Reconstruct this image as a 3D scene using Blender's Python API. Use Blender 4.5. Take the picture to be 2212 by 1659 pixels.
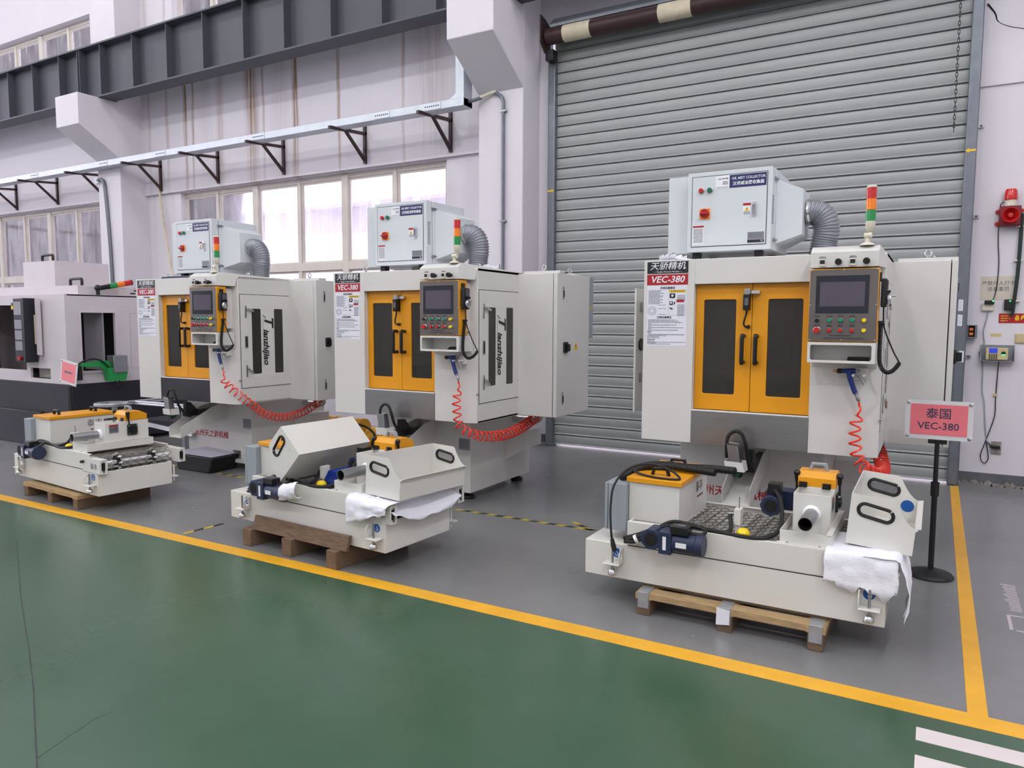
import bpy, bmesh, math, random
from mathutils import Matrix, Vector
S = bpy.context.scene
COL = S.collection
for o in list(bpy.data.objects):
    bpy.data.objects.remove(o)
random.seed(7)

# ------------------------------------------------------------------ camera
cam_d = bpy.data.cameras.new('camera')
cam_d.sensor_fit = 'HORIZONTAL'
cam_d.sensor_width = 36.0
cam_d.lens = 1590.98 / 2212 * 36.0
cam_d.clip_start = 0.05
cam_d.clip_end = 200
cam = bpy.data.objects.new('camera', cam_d)
COL.objects.link(cam)
R_ = (0.86684667, 0.49855752, 0.00415429)
D_ = (0.0460102, -0.07169604, -0.99636476)
F_ = (-0.4964473, 0.86388661, -0.0850882)
cam.matrix_world = Matrix(((R_[0], -D_[0], -F_[0], 0), (R_[1], -D_[1], -F_[1], 0), (R_[2], -D_[2], -F_[2], 1.55), (0, 0, 0, 1)))
S.camera = cam

# ------------------------------------------------------------------ sky, lamps, exposure
world = bpy.data.worlds.new('sky')
S.world = world
world.use_nodes = True
bg = world.node_tree.nodes['Background']
bg.inputs[0].default_value = (0.95, 0.92, 1.0, 1)
bg.inputs[1].default_value = 4.6


def high_bay(x, y, z, watt, size=0.18, col=(0.97, 1.0, 0.975)):
    l = bpy.data.lights.new('high_bay_light', 'POINT')
    l.shadow_soft_size = size
    l.energy = watt
    l.color = col
    o = bpy.data.objects.new('high_bay_light', l)
    COL.objects.link(o)
    o.location = (x, y, z)


for lx in (-19.0, -13.5, -8.0, -2.5, 3.2):
    for ly, w in ((5.0, 92), (0.2, 225), (-5.2, 255)):
        high_bay(lx, ly, 8.7, w * (1.7 if lx > 0 else 1.0))

S.view_settings.view_transform = 'Standard'
S.view_settings.look = 'None'
S.view_settings.gamma = 1.0
S.view_settings.use_curve_mapping = False
S.view_settings.exposure = 0.0
S.cycles.use_denoising = True
S.cycles.max_bounces = 8
S.cycles.diffuse_bounces = 4
S.cycles.transparent_max_bounces = 12


# ------------------------------------------------------------------ helpers
def lin(c):
    c = c / 255.0
    return c / 12.92 if c <= 0.04045 else ((c + 0.055) / 1.055) ** 2.4


MATS = {}


def mat(name, rgb, rough=0.5, metal=0.0, spec=0.5, var=0.0, vscale=4.0, bump=0.0, bscale=80.0, stretch=None,
        emit=0.0, trans=0.0, ior=1.45, rvar=0.0, coat=0.0):
    if name in MATS:
        return MATS[name]
    m = bpy.data.materials.new(name)
    m.use_nodes = True
    nt = m.node_tree
    N = nt.nodes
    L = nt.links
    p = N['Principled BSDF']
    base = tuple(lin(v) for v in rgb) + (1,)
    p.inputs['Base Color'].default_value = base
    p.inputs['Roughness'].default_value = rough
    p.inputs['Metallic'].default_value = metal
    p.inputs['Specular IOR Level'].default_value = spec
    p.inputs['IOR'].default_value = ior
    p.inputs['Transmission Weight'].default_value = trans
    p.inputs['Coat Weight'].default_value = coat
    if emit:
        p.inputs['Emission Color'].default_value = base
        p.inputs['Emission Strength'].default_value = emit
    if var or bump or rvar:
        tc = N.new('ShaderNodeTexCoord')
        mp = N.new('ShaderNodeMapping')
        L.new(tc.outputs['Object'], mp.inputs[0])
        if stretch:
            mp.inputs['Scale'].default_value = stretch
        if var or rvar:
            no = N.new('ShaderNodeTexNoise')
            no.inputs['Scale'].default_value = vscale
            no.inputs['Detail'].default_value = 5
            no.inputs['Roughness'].default_value = 0.6
            L.new(mp.outputs[0], no.inputs['Vector'])
            if var:
                rp = N.new('ShaderNodeValToRGB')
                rp.color_ramp.elements[0].position = 0.3
                rp.color_ramp.elements[1].position = 0.72
                rp.color_ramp.elements[0].color = tuple(b * (1 - var) for b in base[:3]) + (1,)
                rp.color_ramp.elements[1].color = tuple(min(1, b * (1 + var * 0.6)) for b in base[:3]) + (1,)
                L.new(no.outputs['Fac'], rp.inputs[0])
                L.new(rp.outputs[0], p.inputs['Base Color'])
            if rvar:
                mr = N.new('ShaderNodeMapRange')
                mr.inputs['To Min'].default_value = max(0.02, rough - rvar)
                mr.inputs['To Max'].default_value = min(1, rough + rvar)
                L.new(no.outputs['Fac'], mr.inputs['Value'])
                L.new(mr.outputs[0], p.inputs['Roughness'])
        if bump:
            nb = N.new('ShaderNodeTexNoise')
            nb.inputs['Scale'].default_value = bscale
            nb.inputs['Detail'].default_value = 3
            L.new(mp.outputs[0], nb.inputs['Vector'])
            bp = N.new('ShaderNodeBump')
            bp.inputs['Strength'].default_value = bump
            bp.inputs['Distance'].default_value = 0.01
            L.new(nb.outputs['Fac'], bp.inputs['Height'])
            L.new(bp.outputs[0], p.inputs['Normal'])
    MATS[name] = m
    return m


def basis(axis):
    a = Vector(axis).normalized()
    h = Vector((0, 0, 1)) if abs(a.z) < 0.9 else Vector((1, 0, 0))
    u = a.cross(h).normalized()
    return a, u, a.cross(u).normalized()


class MB:
    def __init__(self):
        self.v = []
        self.f = []

    def add(self, vs, fs):
        k = len(self.v)
        self.v += [tuple(p) for p in vs]
        self.f += [tuple(i + k for i in f) for f in fs]
        return self

    def box(self, x0, x1, y0, y1, z0, z1):
        vs = [(x, y, z) for x in (x0, x1) for y in (y0, y1) for z in (z0, z1)]
        return self.add(vs, [(0, 1, 3, 2), (4, 6, 7, 5), (0, 4, 5, 1), (2, 3, 7, 6), (0, 2, 6, 4), (1, 5, 7, 3)])

    def prism(self, poly, axis, a, b):
        n = len(poly)
        g = {'x': lambda p, t: (t, p[0], p[1]), 'y': lambda p, t: (p[0], t, p[1]), 'z': lambda p, t: (p[0], p[1], t)}[axis]
        vs = [g(p, a) for p in poly] + [g(p, b) for p in poly]
        fs = [tuple(range(n)), tuple(range(2 * n - 1, n - 1, -1))]
        fs += [(i, i + n, (i + 1) % n + n, (i + 1) % n) for i in range(n)]
        return self.add(vs, fs)

    def cyl(self, p, q, r, n=16, r2=None):
        p = Vector(p)
        q = Vector(q)
        r2 = r if r2 is None else r2
        a, u, w = basis(q - p)
        vs = []
        for c, rr in ((p, r), (q, r2)):
            vs += [c + (u * math.cos(2 * math.pi * i / n) + w * math.sin(2 * math.pi * i / n)) * rr for i in range(n)]
        fs = [tuple(range(n)), tuple(range(2 * n - 1, n - 1, -1))]
        fs += [(i, (i + 1) % n, (i + 1) % n + n, i + n) for i in range(n)]
        return self.add(vs, fs)

    def tube(self, pts, r, n=8, closed=False, caps=True):
        pts = [Vector(p) for p in pts]
        k = len(pts)
        rad = r if callable(r) else (lambda i: r)
        vs = []
        u = None
        for i in range(k):
            if closed:
                t = pts[(i + 1) % k] - pts[i - 1]
            else:
                t = pts[min(i + 1, k - 1)] - pts[max(i - 1, 0)]
            t.normalize()
            if u is None:
                _, u, _w = basis(t)
            u = (u - t * u.dot(t)).normalized()
            w = t.cross(u)
            vs += [pts[i] + (u * math.cos(2 * math.pi * j / n) + w * math.sin(2 * math.pi * j / n)) * rad(i) for j in range(n)]
        fs = []
        for i in range(k if closed else k - 1):
            b = ((i + 1) % k) * n
            fs += [(i * n + j, i * n + (j + 1) % n, b + (j + 1) % n, b + j) for j in range(n)]
        if caps and not closed:
            fs += [tuple(range(n)), tuple(range(k * n - 1, (k - 1) * n - 1, -1))]
        return self.add(vs, fs)

    def lathe(self, prof, origin, axis, n=24):
        a, u, w = basis(axis)
        o = Vector(origin)
        vs = []
        for r, h in prof:
            r = max(r, 1e-5)
            vs += [o + a * h + (u * math.cos(2 * math.pi * j / n) + w * math.sin(2 * math.pi * j / n)) * r for j in range(n)]
        fs = []
        for i in range(len(prof) - 1):
            fs += [(i * n + j, i * n + (j + 1) % n, (i + 1) * n + (j + 1) % n, (i + 1) * n + j) for j in range(n)]
        m = len(prof)
        fs += [tuple(range(n)), tuple(range(m * n - 1, (m - 1) * n - 1, -1))]
        return self.add(vs, fs)

    def ball(self, c, r, n=12):
        pr = [(r * math.sin(math.pi * i / n), -r * math.cos(math.pi * i / n)) for i in range(n + 1)]
        return self.lathe(pr, c, (0, 0, 1), n * 2)

    def plate(self, outline, holes, t, mp):
        bm = bmesh.new()
        loops = []
        es = []
        for lp in [outline] + list(holes):
            vs = [bm.verts.new((p[0], p[1], 0)) for p in lp]
            loops.append(vs)
            es += [bm.edges.new((vs[i], vs[(i + 1) % len(vs)])) for i in range(len(vs))]
        bmesh.ops.triangle_fill(bm, use_beauty=True, use_dissolve=False, edges=es)
        bm.verts.index_update()
        n = len(bm.verts)
        pts = [(v.co.x, v.co.y) for v in bm.verts]
        vs = [mp(a, b, 0) for a, b in pts] + [mp(a, b, t) for a, b in pts]
        fs = []
        for f in bm.faces:
            ix = [v.index for v in f.verts]
            fs.append(tuple(ix))
            fs.append(tuple(i + n for i in reversed(ix)))
        for lp in loops:
            ix = [v.index for v in lp]
            k = len(ix)
            fs += [(ix[i], ix[(i + 1) % k], ix[(i + 1) % k] + n, ix[i] + n) for i in range(k)]
        bm.free()
        return self.add(vs, fs)

    def build(self, name, m, parent=None, bevel=0.0, seg=2, ang=35, flip=False):
        me = bpy.data.meshes.new(name)
        me.from_pydata(self.v, [], self.f)
        bm = bmesh.new()
        bm.from_mesh(me)
        bmesh.ops.recalc_face_normals(bm, faces=bm.faces)
        bm.to_mesh(me)
        bm.free()
        me.polygons.foreach_set('use_smooth', [True] * len(me.polygons))
        me.set_sharp_from_angle(angle=math.radians(ang))
        me.materials.append(m)
        o = bpy.data.objects.new(name, me)
        COL.objects.link(o)
        if parent is not None:
            o.parent = parent
        if bevel:
            b = o.modifiers.new('bevel', 'BEVEL')
            b.width = bevel
            b.segments = seg
            b.limit_method = 'ANGLE'
            b.angle_limit = math.radians(40)
        return o


def B(*a):
    return MB().box(*a)


def rrect(x0, x1, z0, z1, r, k=5):
    out = []
    for cx, cz, a0 in ((x1 - r, z1 - r, 0), (x0 + r, z1 - r, 90), (x0 + r, z0 + r, 180), (x1 - r, z0 + r, 270)):
        for i in range(k + 1):
            a = math.radians(a0 + 90 * i / k)
            out.append((cx + r * math.cos(a), cz + r * math.sin(a)))
    return out


def rect(x0, x1, z0, z1):
    return [(x0, z0), (x1, z0), (x1, z1), (x0, z1)]


def front(y):            # plate maps: face looks to -y, depth grows to +y
    return lambda u, v, w: (u, y + w, v)


def side(x):             # face looks to +x, depth grows to -x
    return lambda u, v, w: (x - w, u, v)


def top(z):
    return lambda u, v, w: (u, v, z - w)


def spline(pts, n=8):
    P = [Vector(p) for p in pts]
    out = []
    for i in range(len(P) - 1):
        p0 = P[max(i - 1, 0)]
        p1 = P[i]
        p2 = P[i + 1]
        p3 = P[min(i + 2, len(P) - 1)]
        for j in range(n):
            t = j / n
            out.append(0.5 * ((2 * p1) + (p2 - p0) * t + (2 * p0 - 5 * p1 + 4 * p2 - p3) * t * t + (3 * p1 - p0 - 3 * p2 + p3) * t ** 3))
    out.append(P[-1])
    return out


def resample(pts, step):
    out = [pts[0].copy()]
    acc = 0.0
    for a, b in zip(pts, pts[1:]):
        d = (b - a).length
        if d < 1e-9:
            continue
        t = step - acc
        while t <= d:
            out.append(a + (b - a) * (t / d))
            t += step
        acc = d - (t - step)
    return out


def coil(pts, R, pitch, r, per=14, n=8):
    """a helix wound on a path"""
    path = resample(spline(pts, 24), pitch / per)
    out = []
    u = None
    for i, p in enumerate(path):
        t = (path[min(i + 1, len(path) - 1)] - path[max(i - 1, 0)]).normalized()
        if u is None:
            _, u, _w = basis(t)
        u = (u - t * u.dot(t)).normalized()
        w = t.cross(u)
        a = 2 * math.pi * i / per
        RR = R(i / len(path)) if callable(R) else R
        out.append(p + (u * math.cos(a) + w * math.sin(a)) * RR)
    return out


def tag(o, label, cat=None, group=None, kind=None):
    if label:
        o['label'] = label
    if cat:
        o['category'] = cat
    if group:
        o['group'] = group
    if kind:
        o['kind'] = kind
    return o


def thing(name, label, cat, loc=(0, 0, 0), rz=0.0, group=None, kind=None):
    o = bpy.data.objects.new(name, None)
    COL.objects.link(o)
    o.empty_display_size = 0.1
    o.location = loc
    o.rotation_euler = (0, 0, rz)
    return tag(o, label, cat, group, kind)


def struct(o):
    o['kind'] = 'structure'
    return o


def copy_tree(o, parent=None):
    c = o.copy()
    COL.objects.link(c)
    c.parent = parent
    for ch in list(o.children):
        copy_tree(ch, c)
    return c


def find(root, name):
    return [c for c in root.children if c.name.split('.')[0] == name]


FONT_CACHE = {}


def text(body, size, m, parent, at, face='front', name='lettering', align='CENTER', shear=0.0, bold=0.0, sx=1.0, rot=0.0, th=0.0006, space=1.0):
    """flat print as real, paper-thin raised letters; `at` is the centre (or left) of the line"""
    key = (body, size, align, shear, bold, sx, space)
    cu = bpy.data.curves.new('lettering', 'FONT')
    cu.body = body
    cu.size = size
    cu.align_x = align
    cu.align_y = 'CENTER'
    cu.shear = shear
    cu.offset = bold
    cu.space_character = space
    cu.extrude = th
    cu.resolution_u = 2
    o = bpy.data.objects.new('tmp', cu)
    COL.objects.link(o)
    dg = bpy.context.evaluated_depsgraph_get()
    me = bpy.data.meshes.new_from_object(o.evaluated_get(dg))
    bpy.data.objects.remove(o)
    bpy.data.curves.remove(cu)
    if face == 'front':
        Rm = Matrix.Rotation(math.radians(90), 4, 'X')
    elif face == 'side':
        Rm = Matrix.Rotation(math.radians(90), 4, 'Z') @ Matrix.Rotation(math.radians(90), 4, 'X')
    else:
        Rm = Matrix.Identity(4)
    T = Matrix.Translation(at) @ Rm @ Matrix.Rotation(rot, 4, 'Z') @ Matrix.Diagonal((sx, 1, 1, 1))
    me.transform(T)
    me.name = name
    me.materials.clear()
    me.materials.append(m)
    t = bpy.data.objects.new(name, me)
    COL.objects.link(t)
    t.parent = parent
    return t


def dashes(rows, m, parent, mp, name='small_print', h=0.35, seed=1, word=(0.3, 1.4)):
    """tiny unreadable print: rows of word-long strokes; rows = (u0,u1,v,height)"""
    rd = random.Random(seed)
    mb = MB()
    for u0, u1, v, hh in rows:
        u = u0
        while u < u1:
            w = hh * rd.uniform(1.5, 6)
            e = min(u + w, u1)
            vs = [mp(a, b, c) for a, b in ((u, v - hh / 2), (e, v - hh / 2), (e, v + hh / 2), (u, v + hh / 2)) for c in (-0.0006, 0.0002)]
            mb.add(vs, [(0, 2, 4, 6), (1, 7, 5, 3), (0, 1, 3, 2), (2, 3, 5, 4), (4, 5, 7, 6), (6, 7, 1, 0)])
            u = e + hh * rd.uniform(0.4, 0.9)
    o = mb.build(name, m, parent)
    o['kind'] = 'stuff'
    return o


# ------------------------------------------------------------------ materials
WHITE = mat('machine_white_paint', (214, 212, 208), 0.38, var=0.03, vscale=2, bump=0.04, bscale=220)
WHITE2 = mat('tank_white_paint', (217, 215, 209), 0.36, var=0.03, vscale=2, bump=0.04, bscale=220)
LGREY = mat('light_grey_cabinet_paint', (208, 213, 217), 0.4, var=0.02, vscale=2, bump=0.05, bscale=240)
SGREY = mat('slate_grey_paint', (150, 157, 163), 0.42, var=0.03, bump=0.05, bscale=240)
ORANGE = mat('amber_paint', (226, 154, 22), 0.36, var=0.04, vscale=3, bump=0.06, bscale=240)
STEEL = mat('brushed_stainless', (168, 166, 164), 0.32, 1.0, var=0.10, vscale=3, stretch=(1, 1, 40), rvar=0.08)
PANELG = mat('console_grey_metal', (120, 114, 110), 0.4, 0.7, var=0.04, vscale=20)
CHROME = mat('chrome', (205, 205, 205), 0.15, 1.0)
ZINC = mat('zinc_steel', (165, 167, 170), 0.35, 1.0, var=0.1, vscale=20)
BLACK = mat('black_plastic', (24, 24, 26), 0.35)
RUBBER = mat('black_rubber', (22, 22, 23), 0.55)
DARK = mat('dark_cavity', (20, 20, 21), 0.8)
NAVY = mat('navy_motor_enamel', (38, 46, 74), 0.4, bump=0.03, bscale=200)
RED = mat('red_plastic', (190, 32, 32), 0.35)
REDL = mat('red_lens', (200, 28, 26), 0.15, coat=0.6)
ORL = mat('orange_lens', (246, 132, 16), 0.15, coat=0.6)
GRL = mat('green_lens', (10, 140, 66), 0.15, coat=0.6)
GREEN = mat('green_button', (18, 140, 110), 0.35)
DGREEN = mat('dark_green_button', (16, 110, 72), 0.35)
YEL = mat('yellow_button', (240, 208, 20), 0.35)
IVORY = mat('ivory_plastic', (214, 208, 190), 0.45)
PWHITE = mat('paper_white', (226, 226, 236), 0.6)
PBLACK = mat('print_black', (34, 36, 42), 0.5)
PGREY = mat('print_grey', (96, 98, 108), 0.6)
PRED = mat('print_red', (168, 34, 46), 0.5)
PWH = mat('print_white', (232, 232, 236), 0.5)
PYEL = mat('print_yellow', (236, 190, 22), 0.5)
PNAVY = mat('print_navy', (40, 44, 96), 0.45)
PBLUE = mat('print_blue', (22, 84, 160), 0.4)
BRASS = mat('brass', (206, 164, 84), 0.25, 1.0)
GUNBLUE = mat('air_gun_blue', (28, 50, 120), 0.3)
HOSE = mat('red_hose', (232, 58, 40), 0.25, coat=0.3)
SMOKED = mat('smoked_pane', (150, 146, 138), 0.05, trans=0.9, ior=1.35)
SCREEN = mat('screen_glass', (86, 80, 92), 0.12, var=0.06, vscale=30)
BEZEL = mat('screen_bezel', (36, 40, 48), 0.12)
FOIL = mat('aluminium_duct', (150, 152, 160), 0.42, 0.55, bump=0.2, bscale=60)
WOOD = mat('pallet_wood', (176, 148, 108), 0.75, var=0.35, vscale=5, stretch=(2.2, 22, 22), bump=0.3, bscale=40)
WOODD = mat('weathered_wood', (118, 96, 76), 0.8, var=0.4, vscale=5, stretch=(2.2, 22, 22), bump=0.35, bscale=40)
FOAM = mat('white_foam_sheet', (236, 236, 244), 0.7, bump=0.25, bscale=60)
PINK = mat('pink_paper', (232, 120, 130), 0.45, var=0.05, vscale=6)
ACRYL = mat('clear_acrylic', (214, 216, 218), 0.15, spec=0.5)
ALU = mat('aluminium_profile', (196, 198, 202), 0.35, 0.85)
WIRE = mat('belt_wire', (120, 114, 106), 0.35, 0.85)
M4W = mat('old_machine_white', (204, 196, 200), 0.42, var=0.03)
M4B = mat('old_machine_black', (34, 34, 42), 0.5, var=0.15)
GRN = mat('gripper_green', (30, 150, 74), 0.4)
DKGRN = mat('gripper_dark_green', (16, 70, 46), 0.4)
LEDG = mat('green_led', (40, 255, 90), 0.3, emit=6.0)
GALV = mat('galvanised_trunking', (196, 202, 210), 0.4, 0.35, var=0.08, vscale=6)
BROWN = mat('dark_brown_paint', (60, 38, 40), 0.45, var=0.08)
BEAMM = mat('beam_slate_paint', (74, 75, 84), 0.5, var=0.05, vscale=1.5)
CREAM = mat('cream_paint', (214, 202, 178), 0.6, var=0.15, vscale=10)
GUIDE = mat('guide_rail_grey', (118, 122, 130), 0.38, 0.45, var=0.14, vscale=7)
SLATM = mat('shutter_slat_grey', (158, 160, 160), 0.45, 0.1, var=0.05, vscale=2, stretch=(0.3, 1, 1))
FRAMEM = mat('window_frame_cream', (212, 204, 196), 0.55, var=0.06, vscale=5)
BASEB = mat('skirting_grey_paint', (96, 98, 102), 0.6, var=0.25, vscale=7)
PLAST = mat('worn_plaster', (150, 142, 138), 0.85, var=0.5, vscale=18, bump=0.6, bscale=30)
TAPEB = mat('hazard_black', (44, 42, 36), 0.5, var=0.2, vscale=30)
TAPEY = mat('hazard_yellow', (196, 168, 54), 0.5, var=0.2, vscale=30)
BEIGE = mat('beige_plastic', (198, 182, 140), 0.4)
OLDPAPER = mat('aged_paper', (206, 196, 184), 0.7, var=0.06, vscale=9)
SKYBLUE = mat('blue_film', (24, 52, 140), 0.25, bump=0.4, bscale=25)
YWRAP = mat('yellow_wrap_film', (226, 166, 40), 0.25, var=0.25, vscale=14, bump=0.6, bscale=22)
CLEARW = mat('crinkled_clear_wrap', (214, 214, 224), 0.18, var=0.3, vscale=30, bump=1.0, bscale=40)
TAPE_BEIGE = mat('masking_tape', (206, 184, 128), 0.6)


def plaster_wall():
    m = mat('white_plaster', (219, 214, 221), 0.7, var=0.03, vscale=1.2, bump=0.10, bscale=30)
    nt = m.node_tree
    N = nt.nodes
    L = nt.links
    p = N['Principled BSDF']
    src = p.inputs['Base Color'].links[0].from_socket
    geo = N.new('ShaderNodeNewGeometry')
    sep = N.new('ShaderNodeSeparateXYZ')
    L.new(geo.outputs['Position'], sep.inputs[0])
    # wandering rust runs that came down from the roof gutter, each with a width of its own
    cmb = N.new('ShaderNodeCombineXYZ')
    for ax, k in (('X', 1.0), ('Z', 0.5)):
        mu = N.new('ShaderNodeMath')
        mu.operation = 'MULTIPLY'
        mu.inputs[1].default_value = k
        L.new(sep.outputs[ax], mu.inputs[0])
        L.new(mu.outputs[0], cmb.inputs[ax])
    wob = N.new('ShaderNodeTexNoise')
    wob.inputs['Scale'].default_value = 2.0
    L.new(cmb.outputs[0], wob.inputs['Vector'])
    wo = N.new('ShaderNodeMath')
    wo.operation = 'MULTIPLY_ADD'
    wo.inputs[1].default_value = 0.10
    L.new(wob.outputs['Fac'], wo.inputs[0])
    L.new(sep.outputs['X'], wo.inputs[2])
    total = None
    for c, w, s in ((-11.12, 0.07, 1.3), (-10.93, 0.05, 0.9), (-10.25, 0.14, 0.5), (-9.50, 0.22, 1.1), (-9.24, 0.05, 0.8), (-8.56, 0.09, 1.4),
                    (-7.69, 0.05, 1.0), (-6.5, 0.05, 0.7), (-6.0, 0.5, 0.35), (-11.6, 0.07, 0.5), (-12.1, 0.08, 0.4), (-8.9, 0.3, 0.2), (-10.6, 0.3, 0.2)):
        d = N.new('ShaderNodeMath')
        d.operation = 'SUBTRACT'
        d.inputs[1].default_value = c + 0.05
        L.new(wo.outputs[0], d.inputs[0])
        a = N.new('ShaderNodeMath')
        a.operation = 'ABSOLUTE'
        L.new(d.outputs[0], a.inputs[0])
        r = N.new('ShaderNodeMapRange')
        r.interpolation_type = 'SMOOTHSTEP'
        r.inputs['From Min'].default_value = 0.0
        r.inputs['From Max'].default_value = w
        r.inputs['To Min'].default_value = s
        r.inputs['To Max'].default_value = 0.0
        L.new(a.outputs[0], r.inputs['Value'])
        if total is None:
            total = r.outputs[0]
        else:
            ad = N.new('ShaderNodeMath')
            ad.operation = 'ADD'
            L.new(total, ad.inputs[0])
            L.new(r.outputs[0], ad.inputs[1])
            total = ad.outputs[0]
    # thin vertical breakup + fading towards the window head
    cm2 = N.new('ShaderNodeCombineXYZ')
    for ax, k in (('X', 26.0), ('Z', 0.8)):
        mu = N.new('ShaderNodeMath')
        mu.operation = 'MULTIPLY'
        mu.inputs[1].default_value = k
        L.new(sep.outputs[ax], mu.inputs[0])
        L.new(mu.outputs[0], cm2.inputs[ax])
    brk = N.new('ShaderNodeTexNoise')
    brk.inputs['Scale'].default_value = 1.0
    brk.inputs['Detail'].default_value = 4
    L.new(cm2.outputs[0], brk.inputs['Vector'])
    br = N.new('ShaderNodeMapRange')
    br.inputs['From Min'].default_value = 0.28
    br.inputs['From Max'].default_value = 0.58
    L.new(brk.outputs['Fac'], br.inputs['Value'])
    hz = N.new('ShaderNodeMapRange')
    hz.inputs['From Min'].default_value = 3.5
    hz.inputs['From Max'].default_value = 5.0
    hz.inputs['To Min'].default_value = 0.30
    hz.inputs['To Max'].default_value = 1.0
    L.new(sep.outputs['Z'], hz.inputs['Value'])
    m1 = N.new('ShaderNodeMath')
    m1.operation = 'MULTIPLY'
    L.new(total, m1.inputs[0])
    L.new(br.outputs[0], m1.inputs[1])
    m2 = N.new('ShaderNodeMath')
    m2.operation = 'MULTIPLY'
    m2.use_clamp = True
    L.new(m1.outputs[0], m2.inputs[0])
    L.new(hz.outputs[0], m2.inputs[1])
    mx = N.new('ShaderNodeMix')
    mx.data_type = 'RGBA'
    L.new(m2.outputs[0], mx.inputs['Factor'])
    L.new(src, mx.inputs['A'])
    mx.inputs['B'].default_value = (lin(142), lin(112), lin(84), 1)
    L.new(mx.outputs['Result'], p.inputs['Base Color'])
    return m


def floor_mat(name, rgb, rgb2, rough, rvar, dirt):
    m = mat(name, rgb, rough, spec=0.8, bump=0.03, bscale=40)
    nt = m.node_tree
    N = nt.nodes
    L = nt.links
    p = N['Principled BSDF']
    tc = N.new('ShaderNodeTexCoord')
    big = N.new('ShaderNodeTexNoise')
    big.inputs['Scale'].default_value = 0.7
    big.inputs['Detail'].default_value = 6
    big.inputs['Roughness'].default_value = 0.65
    L.new(tc.outputs['Object'], big.inputs['Vector'])
    rp = N.new('ShaderNodeValToRGB')
    rp.color_ramp.elements[0].position = 0.32
    rp.color_ramp.elements[1].position = 0.7
    rp.color_ramp.elements[0].color = tuple(lin(v) for v in rgb) + (1,)
    rp.color_ramp.elements[1].color = tuple(lin(v) for v in rgb2) + (1,)
    L.new(big.outputs['Fac'], rp.inputs[0])
    # scuffs
    mp = N.new('ShaderNodeMapping')
    mp.inputs['Scale'].default_value = (3.0, 9.0, 1)
    mp.inputs['Rotation'].default_value = (0, 0, 0.5)
    L.new(tc.outputs['Object'], mp.inputs[0])
    sc = N.new('ShaderNodeTexNoise')
    sc.inputs['Scale'].default_value = 2.0
    sc.inputs['Detail'].default_value = 4
    sc.inputs['Roughness'].default_value = 0.7
    L.new(mp.outputs[0], sc.inputs['Vector'])
    sr = N.new('ShaderNodeMapRange')
    sr.inputs['From Min'].default_value = 0.66
    sr.inputs['From Max'].default_value = 0.78
    sr.inputs['To Max'].default_value = dirt
    L.new(sc.outputs['Fac'], sr.inputs['Value'])
    mx = N.new('ShaderNodeMix')
    mx.data_type = 'RGBA'
    mx.blend_type = 'MULTIPLY'
    L.new(sr.outputs[0], mx.inputs['Factor'])
    L.new(rp.outputs[0], mx.inputs['A'])
    mx.inputs['B'].default_value = (0.35, 0.34, 0.33, 1)
    L.new(mx.outputs['Result'], p.inputs['Base Color'])
    rr = N.new('ShaderNodeMapRange')
    rr.inputs['To Min'].default_value = rough - rvar
    rr.inputs['To Max'].default_value = rough + rvar
    L.new(sc.outputs['Fac'], rr.inputs['Value'])
    L.new(rr.outputs[0], p.inputs['Roughness'])
    return m


def dirty_glass():
    m = bpy.data.materials.new('dusty_window_glass')
    m.use_nodes = True
    nt = m.node_tree
    N = nt.nodes
    L = nt.links
    out = N['Material Output']
    N.remove(N['Principled BSDF'])
    tr = N.new('ShaderNodeBsdfTransparent')
    tr.inputs[0].default_value = (0.93, 0.92, 0.97, 1)
    df = N.new('ShaderNodeBsdfTranslucent')
    df.inputs[0].default_value = (1, 0.99, 1, 1)
    gl = N.new('ShaderNodeBsdfGlossy')
    gl.inputs['Roughness'].default_value = 0.05
    tc = N.new('ShaderNodeTexCoord')
    mp = N.new('ShaderNodeMapping')
    mp.inputs['Scale'].default_value = (5, 5, 0.9)
    L.new(tc.outputs['Object'], mp.inputs[0])
    no = N.new('ShaderNodeTexNoise')
    no.inputs['Scale'].default_value = 1.3
    no.inputs['Detail'].default_value = 8
    no.inputs['Roughness'].default_value = 0.7
    L.new(mp.outputs[0], no.inputs['Vector'])
    mr = N.new('ShaderNodeMapRange')
    mr.inputs['From Min'].default_value = 0.35
    mr.inputs['From Max'].default_value = 0.75
    mr.inputs['To Min'].default_value = 0.10
    mr.inputs['To Max'].default_value = 0.34
    L.new(no.outputs['Fac'], mr.inputs['Value'])
    m1 = N.new('ShaderNodeMixShader')
    L.new(mr.outputs[0], m1.inputs[0])
    L.new(tr.outputs[0], m1.inputs[1])
    L.new(df.outputs[0], m1.inputs[2])
    fr = N.new('ShaderNodeFresnel')
    fr.inputs[0].default_value = 1.3
    m2 = N.new('ShaderNodeMixShader')
    L.new(fr.outputs[0], m2.inputs[0])
    L.new(m1.outputs[0], m2.inputs[1])
    L.new(gl.outputs[0], m2.inputs[2])
    L.new(m2.outputs[0], out.inputs[0])
    return m


WALL = plaster_wall()
GLASS = dirty_glass()
GREYF = floor_mat('grey_epoxy_floor', (114, 115, 115), (127, 127, 127), 0.25, 0.06, 0.45)
GREENF = floor_mat('green_epoxy_floor', (54, 84, 62), (66, 94, 74), 0.25, 0.05, 0.15)
LINEY = mat('yellow_floor_paint', (232, 172, 44), 0.35, var=0.10, vscale=6)
LINEW = mat('white_floor_paint', (218, 208, 208), 0.4, var=0.06, vscale=6)
FADEW = mat('faded_white_floor_paint', (196, 186, 190), 0.5, var=0.15, vscale=40)

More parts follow.
